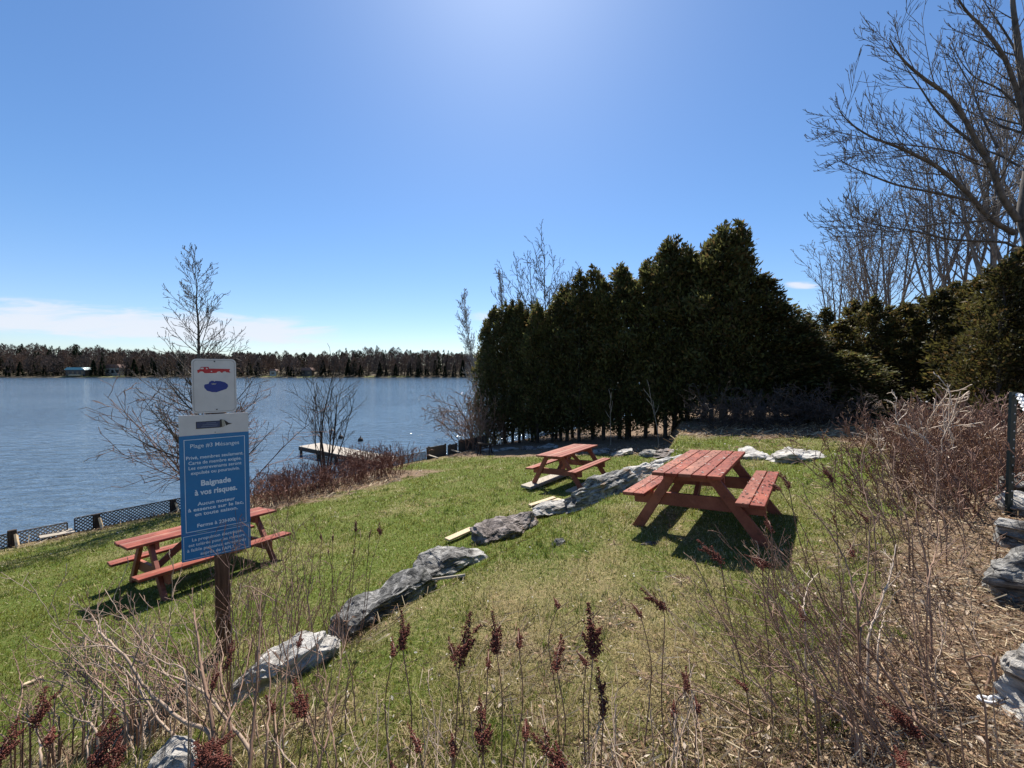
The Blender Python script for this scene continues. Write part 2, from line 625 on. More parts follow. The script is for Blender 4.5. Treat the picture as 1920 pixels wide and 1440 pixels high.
M['sign_blue'] = plain('blue_sign_face', (.001, .15, .36), .35, var=.06)
M['sign_white'] = plain('white_sign_face', (.56, .54, .53), .45, var=.07)
M['sign_text'] = plain('pale_lettering', (.62, .70, .76), .5, var=.04)
M['sign_red'] = plain('red_symbol', (.42, .012, .018), .45, var=.1)
M['sign_lake'] = plain('blue_symbol', (.006, .025, .2), .45, var=.08)
M['sign_edge'] = plain('grey_outline', (.30, .285, .28), .5, var=.08)
M['logo_navy'] = plain('navy_logo', (.03, .045, .11), .45, var=.1)
M['logo_line'] = plain('grey_logo_lines', (.12, .145, .22), .5, var=.1)
M['logo_dark'] = plain('dark_logo_bird', (.02, .018, .017), .5, var=.1)
M['logo_cream'] = plain('cream_logo_bird', (.33, .31, .25), .5, var=.1)
M['screw'] = plain('dark_screw', (.03, .028, .026), .4, .6)
M['steel_green'] = plain('dark_green_steel', (.022, .032, .026), .5, .2)
M['chain'] = plain('white_plastic_chain', (.72, .71, .69), .4)
M['white_paint'] = plain('white_paint', (.6, .6, .58), .5)
M['teal_roof'] = plain('teal_metal_roof', (.16, .36, .4), .4)
M['brown_roof'] = plain('brown_shingle_roof', (.2, .12, .1), .8)
M['wall_dark'] = plain('dark_cottage_wall', (.09, .075, .065), .7)
M['wall_pale'] = plain('pale_cottage_wall', (.42, .4, .36), .7)
M['window'] = plain('dark_window_pane', (.02, .025, .03), .1)
M['tan_sheet'] = plain('tan_canvas', (.5, .36, .2), .8)


def mat_ground():
    m, N = new_mat('lawn_and_soil')
    geo = N.n('ShaderNodeNewGeometry')
    pos = geo.outputs['Position']
    zone = N.n('ShaderNodeVertexColor', dict(layer_name='tint'))
    sp_ = N.n('ShaderNodeSeparateColor', None, Color=zone.outputs[0])
    litter, straw = sp_.outputs[0], sp_.outputs[1]
    n1 = N.noise(pos, 2.2, 5, .6)
    n2 = N.noise(pos, 24, 5, .7)
    n3 = N.noise(pos, 90, 3, .7)
    green = N.ramp(n2.outputs[0], [(.3, (.045, .068, .012)), (.55, (.10, .135, .025)), (.78, (.17, .19, .05))])
    dry = N.ramp(n3.outputs[0], [(.32, (.09, .062, .03)), (.52, (.26, .195, .10)), (.7, (.42, .34, .2))])
    f = N.m('ADD', N.m('MULTIPLY', N.m('SUBTRACT', n2.outputs[0], .5), 2.2), N.m('ADD', straw, N.m('MULTIPLY', N.m('SUBTRACT', n1.outputs[0], .5), 1.0)), clamp=True)
    lawn = N.mix(f, green, dry)
    soil = N.ramp(n3.outputs[0], [(.3, (.05, .032, .022)), (.5, (.17, .115, .075)), (.66, (.36, .27, .19)), (.8, (.5, .42, .33))])
    moss = N.smooth(n1.outputs[0], .6, .7)
    lawn = N.mix(N.m('MULTIPLY', moss, N.m('MULTIPLY', straw, .5)), lawn, (.17, .14, .018))
    col = N.mix(litter, lawn, soil)
    h = N.m('ADD', N.m('MULTIPLY', n2.outputs[0], .6), N.m('MULTIPLY', n3.outputs[0], .5))
    finish(N, bsdf(N, col, .95, h, .8, .03, Specular__IOR__Level=.1))
    return m


def mat_water():
    m, N = new_mat('lake_water')
    geo = N.n('ShaderNodeNewGeometry')
    pos = geo.outputs['Position']
    mp = N.n('ShaderNodeMapping', None, Vector=pos, Rotation=(0, 0, .12), Scale=(.62, 1.5, 1))
    a = N.noise(mp, 1.25, 4, .55, .6)
    mp2 = N.n('ShaderNodeMapping', None, Vector=pos, Rotation=(0, 0, -.25), Scale=(.5, 1.1, 1))
    b = N.noise(mp2, 4.2, 3, .6, .4)
    c = N.noise(pos, .045, 3, .5)
    gust = N.m('ADD', .65, N.m('MULTIPLY', N.smooth(c.outputs[0], .35, .65), .6))
    h = N.m('MULTIPLY', N.m('ADD', N.m('MULTIPLY', a.outputs[0], 1.0), N.m('MULTIPLY', b.outputs[0], .28)), gust)
    p = bsdf(N, (.075, .115, .16), .08, h, 1.0, .15, IOR=1.333)
    finish(N, p)
    return m


M['ground'] = mat_ground()
M['water'] = mat_water()
M['gravel'] = mat_noise('pale_gravel', (.2, .19, .18), (.42, .4, .38), 30, .9)
M['far_ground'] = mat_noise('far_bank_ground', (.06, .045, .028), (.14, .11, .06), .3, .95)
M['far_lawn'] = mat_noise('far_lawn', (.13, .15, .04), (.24, .22, .08), .3, .95)

# ------------------------------------------------------------------ ground, water, far bank

XB_Y = [-2, 0, 1.2, 1.8, 2.75, 4.2, 6.3, 8, 9.5, 12, 14]
XB_X = [-.3, .1, .45, 1.0, 2.5, 3.9, 6.3, 7.3, 8, 9, 9.5]


def litter_mask(x, y):
    xb = np.interp(y, XB_Y, XB_X)
    n = (vnoise(x, y, .6, 5) - .5) * .9 + (vnoise(x, y, .2, 6) - .5) * .4
    right = sstep(x - xb + n, -.25, .5)
    # planted bed by the dock
    d = shore_dist(x, y)
    t = (x + 12.4) * .643 + (y - 9.7) * .766
    bed = sstep(t, 3.6, 4.6) * (1 - sstep(t, 9.8, 10.6)) * (1 - sstep(d + n, 3.7, 4.3))
    bed2 = (1 - sstep(d + n * .8, .25, .9))
    sd = line_sd(x, y)
    # under the bushes at the bottom left
    lb = sstep(-sd + n * .5, -.25, .1) * (1 - sstep(-sd + n, .55, 1.3)) * sstep(-y, -4.3, -3.2) * sstep(-x, .3, .9)
    # needles below the hedge
    hx, hy = x + 1.5, y - 24.5
    hd = hx * .626 + hy * .78
    hedge = sstep(hd + n, -5.6, -4.6)
    bare = sstep(vnoise(x, y, .42, 41) * .65 + vnoise(x, y, .13, 42) * .35, .66, .78) * sstep(sd, 0, .4) * (.25 + .35 * (1 - sstep(y, 2, 6)))
    return np.clip(np.maximum.reduce([right, bed, bed2 * .6, lb * .8, hedge, bare]), 0, 1)


def straw_mask(x, y):
    sd = line_sd(x, y)
    up = sstep(sd, -.2, .3)
    near = 1 - sstep(np.hypot(x, y), 1.8, 5.5)
    n = vnoise(x, y, .9, 3) * .6 + vnoise(x, y, .28, 4) * .4
    d = shore_dist(x, y)
    edge = (1 - sstep(d, .3, 2.2)) * .35
    return np.clip(up * (.13 + .26 * near) + (1 - up) * .06 + edge + (n - .5) * .95, 0, 1)


def axis(lo, hi, step, far_lo, far_hi, k=1.18):
    a = list(np.arange(lo, hi, step))
    s = step
    v = a[-1]
    while v < far_hi:
        s *= k
        v += s
        a.append(v)
    s, v = step, a[0]
    while v > far_lo:
        s *= k
        v -= s
        a.insert(0, v)
    return np.array(a)


gx, gy = axis(-13, 12, .11, -700, 700), axis(-3, 21, .11, -120, 700)
GX, GY = np.meshgrid(gx, gy)
GZ = H(GX, GY)
lit, stw = litter_mask(GX, GY), straw_mask(GX, GY)
nx, ny = len(gx), len(gy)
ii = np.arange(ny - 1)[:, None] * nx + np.arange(nx - 1)[None, :]
quads = np.stack([ii, ii + 1, ii + nx + 1, ii + nx], -1).reshape(-1, 4)
gcol = np.stack([lit, stw, np.zeros_like(lit)], -1).reshape(-1, 3)
tag(link('ground', mesh_np('ground', np.stack([GX, GY, GZ], -1).reshape(-1, 3), [quads], gcol, True), M['ground']), kind='structure',
    label='grassy lake bank in two levels, patchy spring lawn with bare litter at the edges')
wv = [(-900, -200, 0), (700, -200, 0), (700, 700, 0), (-900, 700, 0)]
tag(link('lake_water', mesh_np('lake_water', wv, [np.array([[0, 1, 2, 3]])]), M['water']), kind='structure', label='rippled blue lake water')

# far bank: ground rising from the opposite waterline
fx = np.linspace(-800, 420, 245)
fy = np.concatenate([np.linspace(331, 360, 12), np.linspace(366, 620, 26)])
FX, FY = np.meshgrid(fx, fy)


def far_h(x, y):
    w = (vnoise(x, y * 0, 40, 8) - .5) * 8
    dd = y - 336 - w
    hill = 9 + 6 * sstep(-x, 180, 330) + 3 * (vnoise(x, y, 90, 9) - .5)
    return np.clip(dd * .16, -1, 1.0) + np.clip(dd - 8, 0, None) * .02 + hill * sstep(dd, 10, 130)


ii = np.arange(len(fy) - 1)[:, None] * len(fx) + np.arange(len(fx) - 1)[None, :]
tag(link('far_bank', mesh_np('far_bank', np.stack([FX, FY, far_h(FX, FY)], -1).reshape(-1, 3),
    [np.stack([ii, ii + 1, ii + len(fx) + 1, ii + len(fx)], -1).reshape(-1, 4)], None, True), M['far_ground']), kind='structure',
    label='low wooded bank on the opposite side of the lake')
# small clearings on the far bank
cl_v, cl_f = [], []
for px0, px1 in ((120, 168), (168, 236), (482, 520), (560, 590), (684, 704), (728, 770)):
    Dm = 341
    xs = np.linspace((px0 - 960) / FPX * Dm, (px1 - 960) / FPX * Dm, 9)
    ys = np.linspace(337, 351, 7)
    CX, CY = np.meshgrid(xs, ys)
    b0 = len(cl_v)
    cl_v += list(np.stack([CX, CY, far_h(CX, CY) + .12], -1).reshape(-1, 3))
    jj = np.arange(6)[:, None] * 9 + np.arange(8)[None, :]
    cl_f.append(np.stack([jj, jj + 1, jj + 10, jj + 9], -1).reshape(-1, 4) + b0)
tag(link('far_lawn', mesh_np('far_lawn', cl_v, [np.concatenate(cl_f)]), M['far_lawn']), kind='structure', label='small cleared lawns along the far bank')

# gravel road behind the right-hand cedars
rx = np.linspace(15, 70, 120)
rw = np.linspace(-2.2, 2.2, 6)
RX = rx[:, None] + rw[None, :] * .15
RY = 24 - .12 * (rx[:, None] - 9) + rw[None, :]
RZ = H(RX, RY) + .02
ii = np.arange(119)[:, None] * 6 + np.arange(5)[None, :]
tag(link('road', mesh_np('road', np.stack([RX, RY, RZ], -1).reshape(-1, 3), [np.stack([ii, ii + 1, ii + 7, ii + 6], -1).reshape(-1, 4)], None, True), M['gravel']),
    kind='structure', label='pale gravel lane behind the cedars')

# ------------------------------------------------------------------ picnic tables


def picnic_table(label, x, y, z, yaw, tx, ty, L, Wt, Ht, Hb, Wo, bw, mat, n_top, seed, group='red picnic tables on the lawn', sink=0.0):
    """local y = length, x = across; tilted with the slope it stands on"""
    root = thing('picnic_table', label, 'picnic table', (x, y, z), 0, group)
    X = Vector((math.cos(yaw), math.sin(yaw), 0)) + Vector((0, 0, tx))
    Y = Vector((-math.sin(yaw), math.cos(yaw), 0)) + Vector((0, 0, ty))
    X.normalize()
    Y = (Y - X * Y.dot(X)).normalized()
    Z = X.cross(Y)
    Mw = Matrix((X, Y, Z)).transposed().to_4x4()
    root.rotation_euler = Mw.to_euler()
    r = random.Random(seed)
    t = .038

    def boards(name, x0, x1, zt, n):
        mb = MB()
        w = (x1 - x0) / n
        for i in range(n):
            cx = x0 + w * (i + .5)
            mm = Matrix.Translation((cx, r.uniform(-.008, .008), zt - t / 2 + r.uniform(-.0025, .0025))) @ Matrix.Rotation(r.uniform(-.003, .003), 4, 'Z')
            mb.box((w - .009, L, t), mm, .004)
        return mb.build(name, mat, root)
    boards('tabletop', -Wt / 2, Wt / 2, Ht, n_top)
    boards('seat', -Wo / 2, -Wo / 2 + bw, Hb, 2)
    boards('seat', Wo / 2 - bw, Wo / 2, Hb, 2)
    for sy in (-1, 1):
        yy = sy * (L / 2 - .27)
        for sx in (-1, 1):                                     # splayed legs
            top = Vector((sx * Wt * .30, yy, Ht - t - .002))
            foot = Vector((sx * Wo * .455, yy, -sink))
            d = (foot - top).normalized()
            mb = MB()
            vs = mb.bar(top - d * .04, foot + d * .03, .05, .14, (sx, 0, .5), .003)
            for v in vs:                                       # feet and tops sawn level
                v.co.z = min(max(v.co.z, -sink - .015), Ht - t - .001)
            mb.build('leg', mat, root)
        mb = MB()                                              # seat support across both legs
        mb.bar((-Wo / 2 + .03, yy - sy * .05, Hb - t - .075), (Wo / 2 - .03, yy - sy * .05, Hb - t - .075), .045, .145, (0, 0, 1), .003)
        mb.build('seat_support', mat, root)
        mb = MB()                                              # cleat below the top
        mb.bar((-Wt / 2 + .03, yy - sy * .05, Ht - t - .05), (Wt / 2 - .03, yy - sy * .05, Ht - t - .05), .045, .095, (0, 0, 1), .003)
        mb.build('cleat', mat, root)
        mb = MB()                                              # diagonal brace to the middle of the top
        mb.bar((0, yy - sy * .08, Hb - .12), (0, sy * .1, Ht - t - .05), .09, .045, (1, 0, 0), .003)
        mb.build('brace', mat, root)
    return root, Mw


T3, M3 = picnic_table('red picnic table littered with dark debris, nearest, on the upper lawn above the boulders', 2.40, 4.79, CZ - 1.82, -.655, .085, -.012,
                      1.74, .70, .735, .485, 1.42, .262, M['stain'], 5, 1)
T1, M1 = picnic_table('long red picnic table half hidden behind the blue beach sign on the lower lawn', -4.9, 6.21, CZ - 3.188, -.587, .124, -.02,
                      1.93, .714, .75, .40, 1.63, .29, M['stain_old'], 5, 2)
T2, M2 = picnic_table('red picnic table standing on flat planks, farthest, near the dark hedge', 1.505, 10.12, CZ - 2.769, -.686, .077, .011,
                      1.845, .746, .77, .434, 1.458, .225, M['stain_old'], 5, 3)


def bits(n, M4, rects, sz, cols, seed):
    g = np.random.default_rng(seed)
    V, F, C = [], [], []
    for x0, x1, y0, y1, z, k in rects:
        for _ in range(int(n * k)):
            cx, cy = g.uniform(x0, x1), g.uniform(y0, y1)
            s = sz * g.uniform(.5, 1.7)
            a = g.uniform(0, 6.28)
            w = s * g.uniform(.25, .6)
            u = np.array([math.cos(a), math.sin(a)])
            v = np.array([-u[1], u[0]])
            P = [u * s, v * w, -u * s, -v * w]
            b = len(V)
            for p in P:
                V.append(M4 @ Vector((cx + p[0], cy + p[1], z + .002 + g.uniform(0, .006))))
            F.append((b, b + 1, b + 2, b + 3))
            c = cols[g.integers(len(cols))]
            C += [c] * 4
    return np.array([tuple(v) for v in V]), np.array(F), np.array(C)


M3w = Matrix.Translation(T3.location) @ M3
v, f, c = bits(330, M3w, [(-.34, .34, -.86, .86, .736, 1), (.45, .7, -.86, .86, .486, .45), (-.7, -.45, -.86, .86, .486, .4)], .013,
               [(.05, .025, .02), (.07, .03, .03), (.03, .02, .016), (.3, .2, .16), (.55, .5, .45)], 3)
tag(link('plant_debris', mesh_np('plant_debris', v, [f], c), M['leaf']), 'small dark catkins and bud scales scattered over the nearest picnic table', 'plant debris', kind='stuff')


def slab(name, label, cat, a, b, w, h, mat, lift=0.0, group=None, up=(0, 0, 1)):
    a, b = Vector(a), Vector(b)
    mb = MB()
    c = (a + b) / 2
    mb.bar(a - c + Vector((0, 0, lift + h / 2)), b - c + Vector((0, 0, lift + h / 2)), w, h, up, .004)
    o = mb.build(name, mat, None, c)
    return tag(o, label, cat, group)


def t2pt(x, y):
    p = Matrix.Translation(T2.location) @ M2 @ Vector((x, y, 0))
    return p


# planks below table 2
for (xa, ya, xb, yb, w, lb) in ((-.68, -1.0, -.62, .95, .34, 'wide grey plank under the lakeside legs of the farthest picnic table'),
                                (.62, -.95, .68, 1.0, .36, 'wide grey plank under the boulder-side legs of the farthest picnic table')):
    a, b = t2pt(xa, ya), t2pt(xb, yb)
    slab('plank', lb, 'plank', a - Vector((0, 0, .07)), b - Vector((0, 0, .07)), w, .06, M['plank_grey'])

# ------------------------------------------------------------------ beach sign


def text_mesh(name, body, width, height, cx, cz, mat, parent, y=-.0035, bold=.012, shear=0.0):
    cu = bpy.data.curves.new(name, 'FONT')
    cu.body = body
    cu.size = 1.0
    cu.offset = bold
    cu.extrude = .02
    cu.shear = shear
    cu.resolution_u = 3
    ob = bpy.data.objects.new(name + '_src', cu)
    COL.objects.link(ob)
    bpy.context.view_layer.update()
    me = bpy.data.meshes.new_from_object(ob.evaluated_get(bpy.context.evaluated_depsgraph_get()))
    bpy.data.objects.remove(ob)
    bpy.data.curves.remove(cu)
    n = len(me.vertices)
    co = np.empty(n * 3, np.float32)
    me.vertices.foreach_get('co', co)
    co = co.reshape(-1, 3)
    x0, x1 = co[:, 0].min(), co[:, 0].max()
    s = width / (x1 - x0)
    out = np.empty_like(co)
    out[:, 0] = (co[:, 0] - (x0 + x1) / 2) * s + cx
    out[:, 2] = (co[:, 1] - .33) * height + cz
    out[:, 1] = y - co[:, 2] * .03
    me.vertices.foreach_set('co', out.ravel())
    me.update()
    me.name = name
    return link(name, me, mat, parent)


SW, SH = .525, 1.341
pr = at(465.5, 773, 3.86)
pl_dir = Vector((.1077, .083, 0)).normalized()
yaw_s = math.atan2(pl_dir.y, pl_dir.x)
p_left = Vector((pr.x, pr.y, 0)) - pl_dir * SW
s_top = pr.z
mid = p_left + pl_dir * SW / 2
face = Vector((pl_dir.y, -pl_dir.x, 0))                    # towards the viewer
post_c = mid + pl_dir * .03 - face * .075
gz = Hs(post_c.x, post_c.y)
SG = thing('beach_sign', 'blue and white beach rules sign on a brown wooden post at the lower lawn edge', 'sign', (post_c.x, post_c.y, gz), yaw_s)
Inv = (Matrix.Translation(SG.location) @ Matrix.Rotation(yaw_s, 4, 'Z')).inverted()
o_top = Inv @ Vector((p_left.x, p_left.y, s_top))          # panel top left in sign space
X0, Y0, Z0 = o_top.x, o_top.y, o_top.z
mb = MB()
mb.box((.118, .118, Z0 + .42 + .5), Matrix.Translation((0, 0, (Z0 + .42 - .5) / 2)), .006)
mb.build('post', M['post_wood'], SG)


def panel(name, x0, x1, z0, z1, mat, th=.006, rad=0.0, y=None):
    mb = MB()
    y = Y0 if y is None else y
    if rad:
        pts = []
        for cx, cz, a0 in ((x1 - rad, z1 - rad, 0), (x0 + rad, z1 - rad, 90), (x0 + rad, z0 + rad, 180), (x1 - rad, z0 + rad, 270)):
            for k in range(7):
                a = R(a0 + 90 * k / 6)
                pts.append((cx + rad * math.cos(a), cz + rad * math.sin(a)))
        mb.poly(pts, th, Matrix.Translation((0, y, 0)))
    else:
        mb.box((x1 - x0, th, z1 - z0), Matrix.Translation(((x0 + x1) / 2, y + th / 2, (z0 + z1) / 2)), .0012)
    return mb.build(name, mat, SG)


def border(name, x0, x1, z0, z1, w, mat, parent, y):
    mb = MB()
    d = .0015
    for (a, b, c, e) in ((x0, x1, z1 - w, z1), (x0, x1, z0, z0 + w), (x0, x0 + w, z0 + w, z1 - w), (x1 - w, x1, z0 + w, z1 - w)):
        mb.box((b - a, d, e - c), Matrix.Translation(((a + b) / 2, y - d / 2, (c + e) / 2)))
    return mb.build(name, mat, parent)


def zz(fr):
    return Z0 - fr * SH


main = panel('rules_panel', X0, X0 + SW, zz(.815), zz(.14), M['sign_blue'])
head = panel('header_panel', X0, X0 + SW, zz(.1395), zz(0), M['sign_white'])
low = panel('lower_panel', X0, X0 + SW, zz(1), zz(.8165), M['sign_blue'], .006, 0, Y0 - .003)
border('border_line', X0 + .033, X0 + SW - .033, zz(.803), zz(.167), .0045, M['sign_text'], main, Y0 - .0005)
border('border_line', X0 + .014, X0 + SW - .014, zz(.99), zz(.826), .0035, M['sign_text'], low, Y0 - .0035)
TX = [('Plage #3 Mésanges', .70, .213, .052, .002), ('Privé, membres seulement.', .82, .293, .043, .012), ('Carte de membre exigée.', .76, .329, .043, .012),
      ('Les contrevenants seront', .76, .364, .043, .012), ('expulsés ou poursuivis.', .70, .399, .043, .012), ('Baignade', .43, .474, .072, .03),
      ('à vos risques.', .61, .537, .072, .03), ('Aucun moteur', .54, .616, .045, .02), ('à essence sur le lac,', .80, .652, .045, .02), ('en toute saison.', .62, .687, .045, .02),
      ('Ferme à 23H00.', .56, .766, .045, .02)]
for body, w, v, h, bd in TX:
    text_mesh('lettering', body, w * SW, h, X0 + SW / 2, zz(v), M['sign_text'], main, Y0 - .001, bd)
for body, w, v in (('La propulsion électrique', .71, .858), ('est tolérée pour les moteurs', .81, .893), ('à faible puissance enregistrés', .85, .928), ("auprès de l'APLS", .49, .963)):
    text_mesh('lettering', body, w * SW, .04, X0 + SW / 2, zz(v), M['sign_text'], low, Y0 - .004, .012)
# header emblem: navy name plate with a small bird at its right end
mb = MB()
mb.box((.185, .002, .066), Matrix.Translation((X0 + .215, Y0 - .001, zz(.072))))
lg = mb.build('name_plate', M['logo_dark'], head)
mb = MB()
mb.box((.172, .002, .054), Matrix.Translation((X0 + .213, Y0 - .0025, zz(.072))))
mb.build('plate_field', M['logo_navy'], head)
mb = MB()
for k, (a, b) in enumerate(((.20, .27), (.17, .285), (.16, .28))):
    mb.box((b - a, .001, .006), Matrix.Translation((X0 + (a + b) / 2, Y0 - .004, zz(.060 + .012 * k))))
mb.build('name_lines', M['logo_line'], head)
mb = MB()
mb.poly([(0, .036), (.018, .04), (.03, .028), (.034, -.024), (.016, -.034), (-.004, -.03)], .002, Matrix.Translation((X0 + .305, Y0 - .003, zz(.07))))
mb.build('bird_breast', M['logo_cream'], head)
mb = MB()
mb.poly([(.028, .035), (.045, .02), (.06, .004), (.09, -.004), (.06, -.012), (.042, -.022), (.036, 0)], .002, Matrix.Translation((X0 + .305, Y0 - .0045, zz(.07))))
mb.poly([(-.006, .038), (.008, .042), (.012, -.032), (-.004, -.03)], .002, Matrix.Translation((X0 + .305, Y0 - .0045, zz(.07))))
mb.build('bird_wing', M['logo_dark'], head)
# upper pictogram plate
UW, UH = .335, .505
ux0 = X0 + SW / 2 - UW / 2 + .004
uz1 = Z0 + UH + .012
up_ = panel('pictogram_panel', ux0, ux0 + UW, Z0 + .012, uz1, M['sign_white'], .004, .038, Y0 - .002)
mb = MB()
rad = .028
pts_o, pts_i = [], []
for w_, lst in ((.012, pts_o), (.0155, pts_i)):
    for cx, cz, a0 in ((ux0 + UW - rad - w_, uz1 - rad - w_, 0), (ux0 + rad + w_, uz1 - rad - w_, 90), (ux0 + rad + w_, Z0 + .012 + rad + w_, 180), (ux0 + UW - rad - w_, Z0 + .012 + rad + w_, 270)):
        for k in range(6):
            a = R(a0 + 90 * k / 5)
            lst.append((cx + rad * math.cos(a), cz + rad * math.sin(a)))
bmv = [[mb.bm.verts.new((x, Y0 - .0035, z)) for x, z in l] for l in (pts_o, pts_i)]
for i in range(len(pts_o)):
    j = (i + 1) % len(pts_o)
    mb.bm.faces.new((bmv[0][i], bmv[0][j], bmv[1][j], bmv[1][i]))
mb.build('pressed_rim', M['sign_edge'], up_)


def U(px, py):                                            # zoom pixel of the plate -> sign plane
    return (ux0 + (px - 150) / (1090 - 150) * UW, uz1 - (py - 110) / (1270 - 110) * UH)


def shape(name, lst, mat, parent, dy):
    mb = MB()
    for l in lst:
        mb.poly([U(*p) for p in l], .0012, Matrix.Translation((0, Y0 - dy, 0)))
    return mb.build(name, mat, parent)


def disc(cx, cy, rx_, ry_, a0=0, a1=360, n=20):
    return [(cx + rx_ * math.cos(R(a0 + (a1 - a0) * k / n)), cy - ry_ * math.sin(R(a0 + (a1 - a0) * k / n))) for k in range(n + (0 if a1 - a0 == 360 else 1))]


truck = [[(265, 350), (310, 340), (345, 285), (500, 280), (508, 318), (960, 325), (935, 362), (965, 405), (905, 400), (895, 385)] + disc(840, 425, 52, 48, 20, 160, 8) +
         [(782, 405)] + disc(716, 425, 52, 48, 20, 160, 8) + [(640, 412), (420, 416)] + disc(355, 425, 56, 48, 20, 160, 8) + [(275, 410)]]
tk = shape('truck_symbol', truck, M['sign_red'], up_, .0036)
shape('truck_windows', [[(325, 330), (350, 298), (400, 298), (398, 332)], [(445, 300), (470, 300), (488, 330), (448, 332)], [(545, 368), (575, 366), (575, 386), (545, 388)]], M['sign_white'], tk, .0046)
lake = [[(400, 680), (420, 655), (490, 645), (515, 600), (560, 578), (600, 580), (615, 600), (640, 583), (740, 588), (840, 615), (900, 660), (908, 705), (870, 760), (760, 795), (660, 828), (560, 822), (460, 790), (405, 730)]]
lk = shape('lake_symbol', lake, M['sign_lake'], up_, .0036)
shape('lake_highlight', [[(540, 645), (600, 632), (660, 640), (640, 660), (580, 664)]], M['sign_edge'], lk, .0046)
mb = MB()
for (cx, cy) in ((628, 165), (655, 1200)):
    x_, z_ = U(cx, cy)
    mb = MB()
    bmesh.ops.create_uvsphere(mb.bm, u_segments=10, v_segments=6, radius=.006, matrix=Matrix.Translation((x_, Y0 - .004, z_)))
    mb.build('screw', M['screw'], up_)
mb = MB()
bmesh.ops.create_uvsphere(mb.bm, u_segments=10, v_segments=6, radius=.004, matrix=Matrix.Translation((X0 + SW / 2, Y0 - .001, zz(.128))))
mb.build('screw', M['screw'], head)

# ------------------------------------------------------------------ boulders


def rock(name, label, pa, pb, width, height, mat, seed, sink=.35, sub=4, flat=1.0, tilt=0.0, cuts=9, group='boulders edging the upper lawn', cat='boulder'):
    """boulder lying along the ground from pa to pb"""
    pa, pb = Vector(pa), Vector(pb)
    d = pb - pa
    L = d.length
    r = random.Random(seed)
    bm = bmesh.new()
    bmesh.ops.create_icosphere(bm, subdivisions=sub, radius=1.0)
    planes = []
    for _ in range(cuts):
        n = rv(r)
        n.z = n.z * .6 + .15
        n.normalize()
        planes.append((n, r.uniform(.58, .86)))
    off = Vector((r.uniform(0, 50), r.uniform(0, 50), r.uniform(0, 50)))
    for v in bm.verts:
        c = v.co
        q = Vector([math.copysign(abs(k) ** .72, k) for k in c])
        for n, h in planes:
            e = q.dot(n) - h
            if e > 0:
                q -= n * e * .93
        q = Vector((q.x * L / 2, q.y * width / 2, q.z * height * .62))
        f = mnoise.fractal(q * 2.6 + off, 1.0, 2.1, 4) * .085
        g = mnoise.noise(Vector((q.x * 3, q.y * 4, q.z * 22)) + off) * .055         # bedding ledges
        h2 = mnoise.fractal(q * 13 + off, .8, 2.2, 3) * .022
        sc_ = min(1.0, max(width, .25) / .45)
        lay = (q.z * .9 + q.y * .35 + q.x * .12) * 11 + mnoise.noise(q * 2.2 + off) * 1.6
        saw = (lay - math.floor(lay))
        g += (.5 - saw) * .018 * min(1.0, L / .6)
        q += c.normalized() * (f + h2) * sc_ + Vector((c.x, c.y, 0)) * g * sc_
        v.co = q
    me = bpy.data.meshes.new(name)
    bm.to_mesh(me)
    bm.free()
    c = (pa + pb) / 2
    o = link(name, me, mat)
    X = d.normalized()
    Y = Vector((0, 0, 1)).cross(X)
    Y = (Y.normalized() + Vector((0, 0, tilt))).normalized()
    Z = X.cross(Y)
    o.matrix_world = Matrix.Translation(c + Vector((0, 0, height * .62 * (1 - 2 * sink) * .4))) @ Matrix((X, Y, Z)).transposed().to_4x4()
    return tag(o, label, cat, group)


def rpx(name, label, a, b, w, h, mat, seed, **k):
    return rock(name, label, gpt(*a), gpt(*b), w, h, M[mat], seed, **k)


BL = 'boulder'
rpx(BL, 'big dark layered boulder sloping towards the sign, longest of the row', (628, 1200), (808, 1092), .62, .42, 'rock_dark', 3, sub=5, sink=.36, tilt=.25)
rpx(BL, 'grey layered boulder with a broken ledge, just above the longest dark one', (770, 1092), (908, 1038), .62, .34, 'rock_grey', 14, sub=5, sink=.36, tilt=.2)
rpx(BL, 'square brown-topped boulder with a dark front face, halfway along the row', (882, 1030), (1008, 972), .62, .42, 'rock_brown', 5, sub=5, sink=.34, tilt=.12)
rpx(BL, 'low white-speckled boulder with two boards beside it', (1000, 972), (1098, 940), .5, .26, 'rock_pale', 8, sub=4, sink=.36, tilt=.2)
rpx(BL, 'broad grey flat boulder in front of the farthest table', (1072, 946), (1190, 918), 1.15, .62, 'rock_grey', 21, sub=5, sink=.36, tilt=.16)
rpx(BL, 'pale ridged boulder touching the bench of the nearest table', (1150, 912), (1240, 888), .95, .42, 'rock_pale', 23, sub=4, sink=.34, tilt=.15)
rpx(BL, 'pale flat boulder just behind the nearest table', (1215, 888), (1290, 866), .9, .34, 'rock_pale', 33, sub=4, sink=.36, tilt=.12)
rpx(BL, 'large whitish rounded boulder right of the sign post', (420, 1340), (610, 1252), .5, .34, 'rock_pale', 41, sub=5, sink=.36, tilt=.18)
rpx(BL, 'small white rock between the sign post and the dark layered boulder', (575, 1222), (648, 1212), .26, .2, 'rock_pale', 44, sub=4, sink=.36)
rpx(BL, 'pale rock at the bottom edge of the photo, nearest of the row', (265, 1475), (415, 1432), .34, .2, 'rock_pale', 52, sub=4, sink=.34)
rpx(BL, 'pale low boulder at the back edge behind the nearest table top', (1372, 858), (1440, 855), .9, .26, 'rock_pale', 61, sub=4, sink=.4, group='pale rocks along the back of the lawn')
rpx(BL, 'pale low boulder at the back edge in front of the brush pile', (1452, 858), (1545, 859), .9, .25, 'rock_pale', 62, sub=4, sink=.42, group='pale rocks along the back of the lawn')
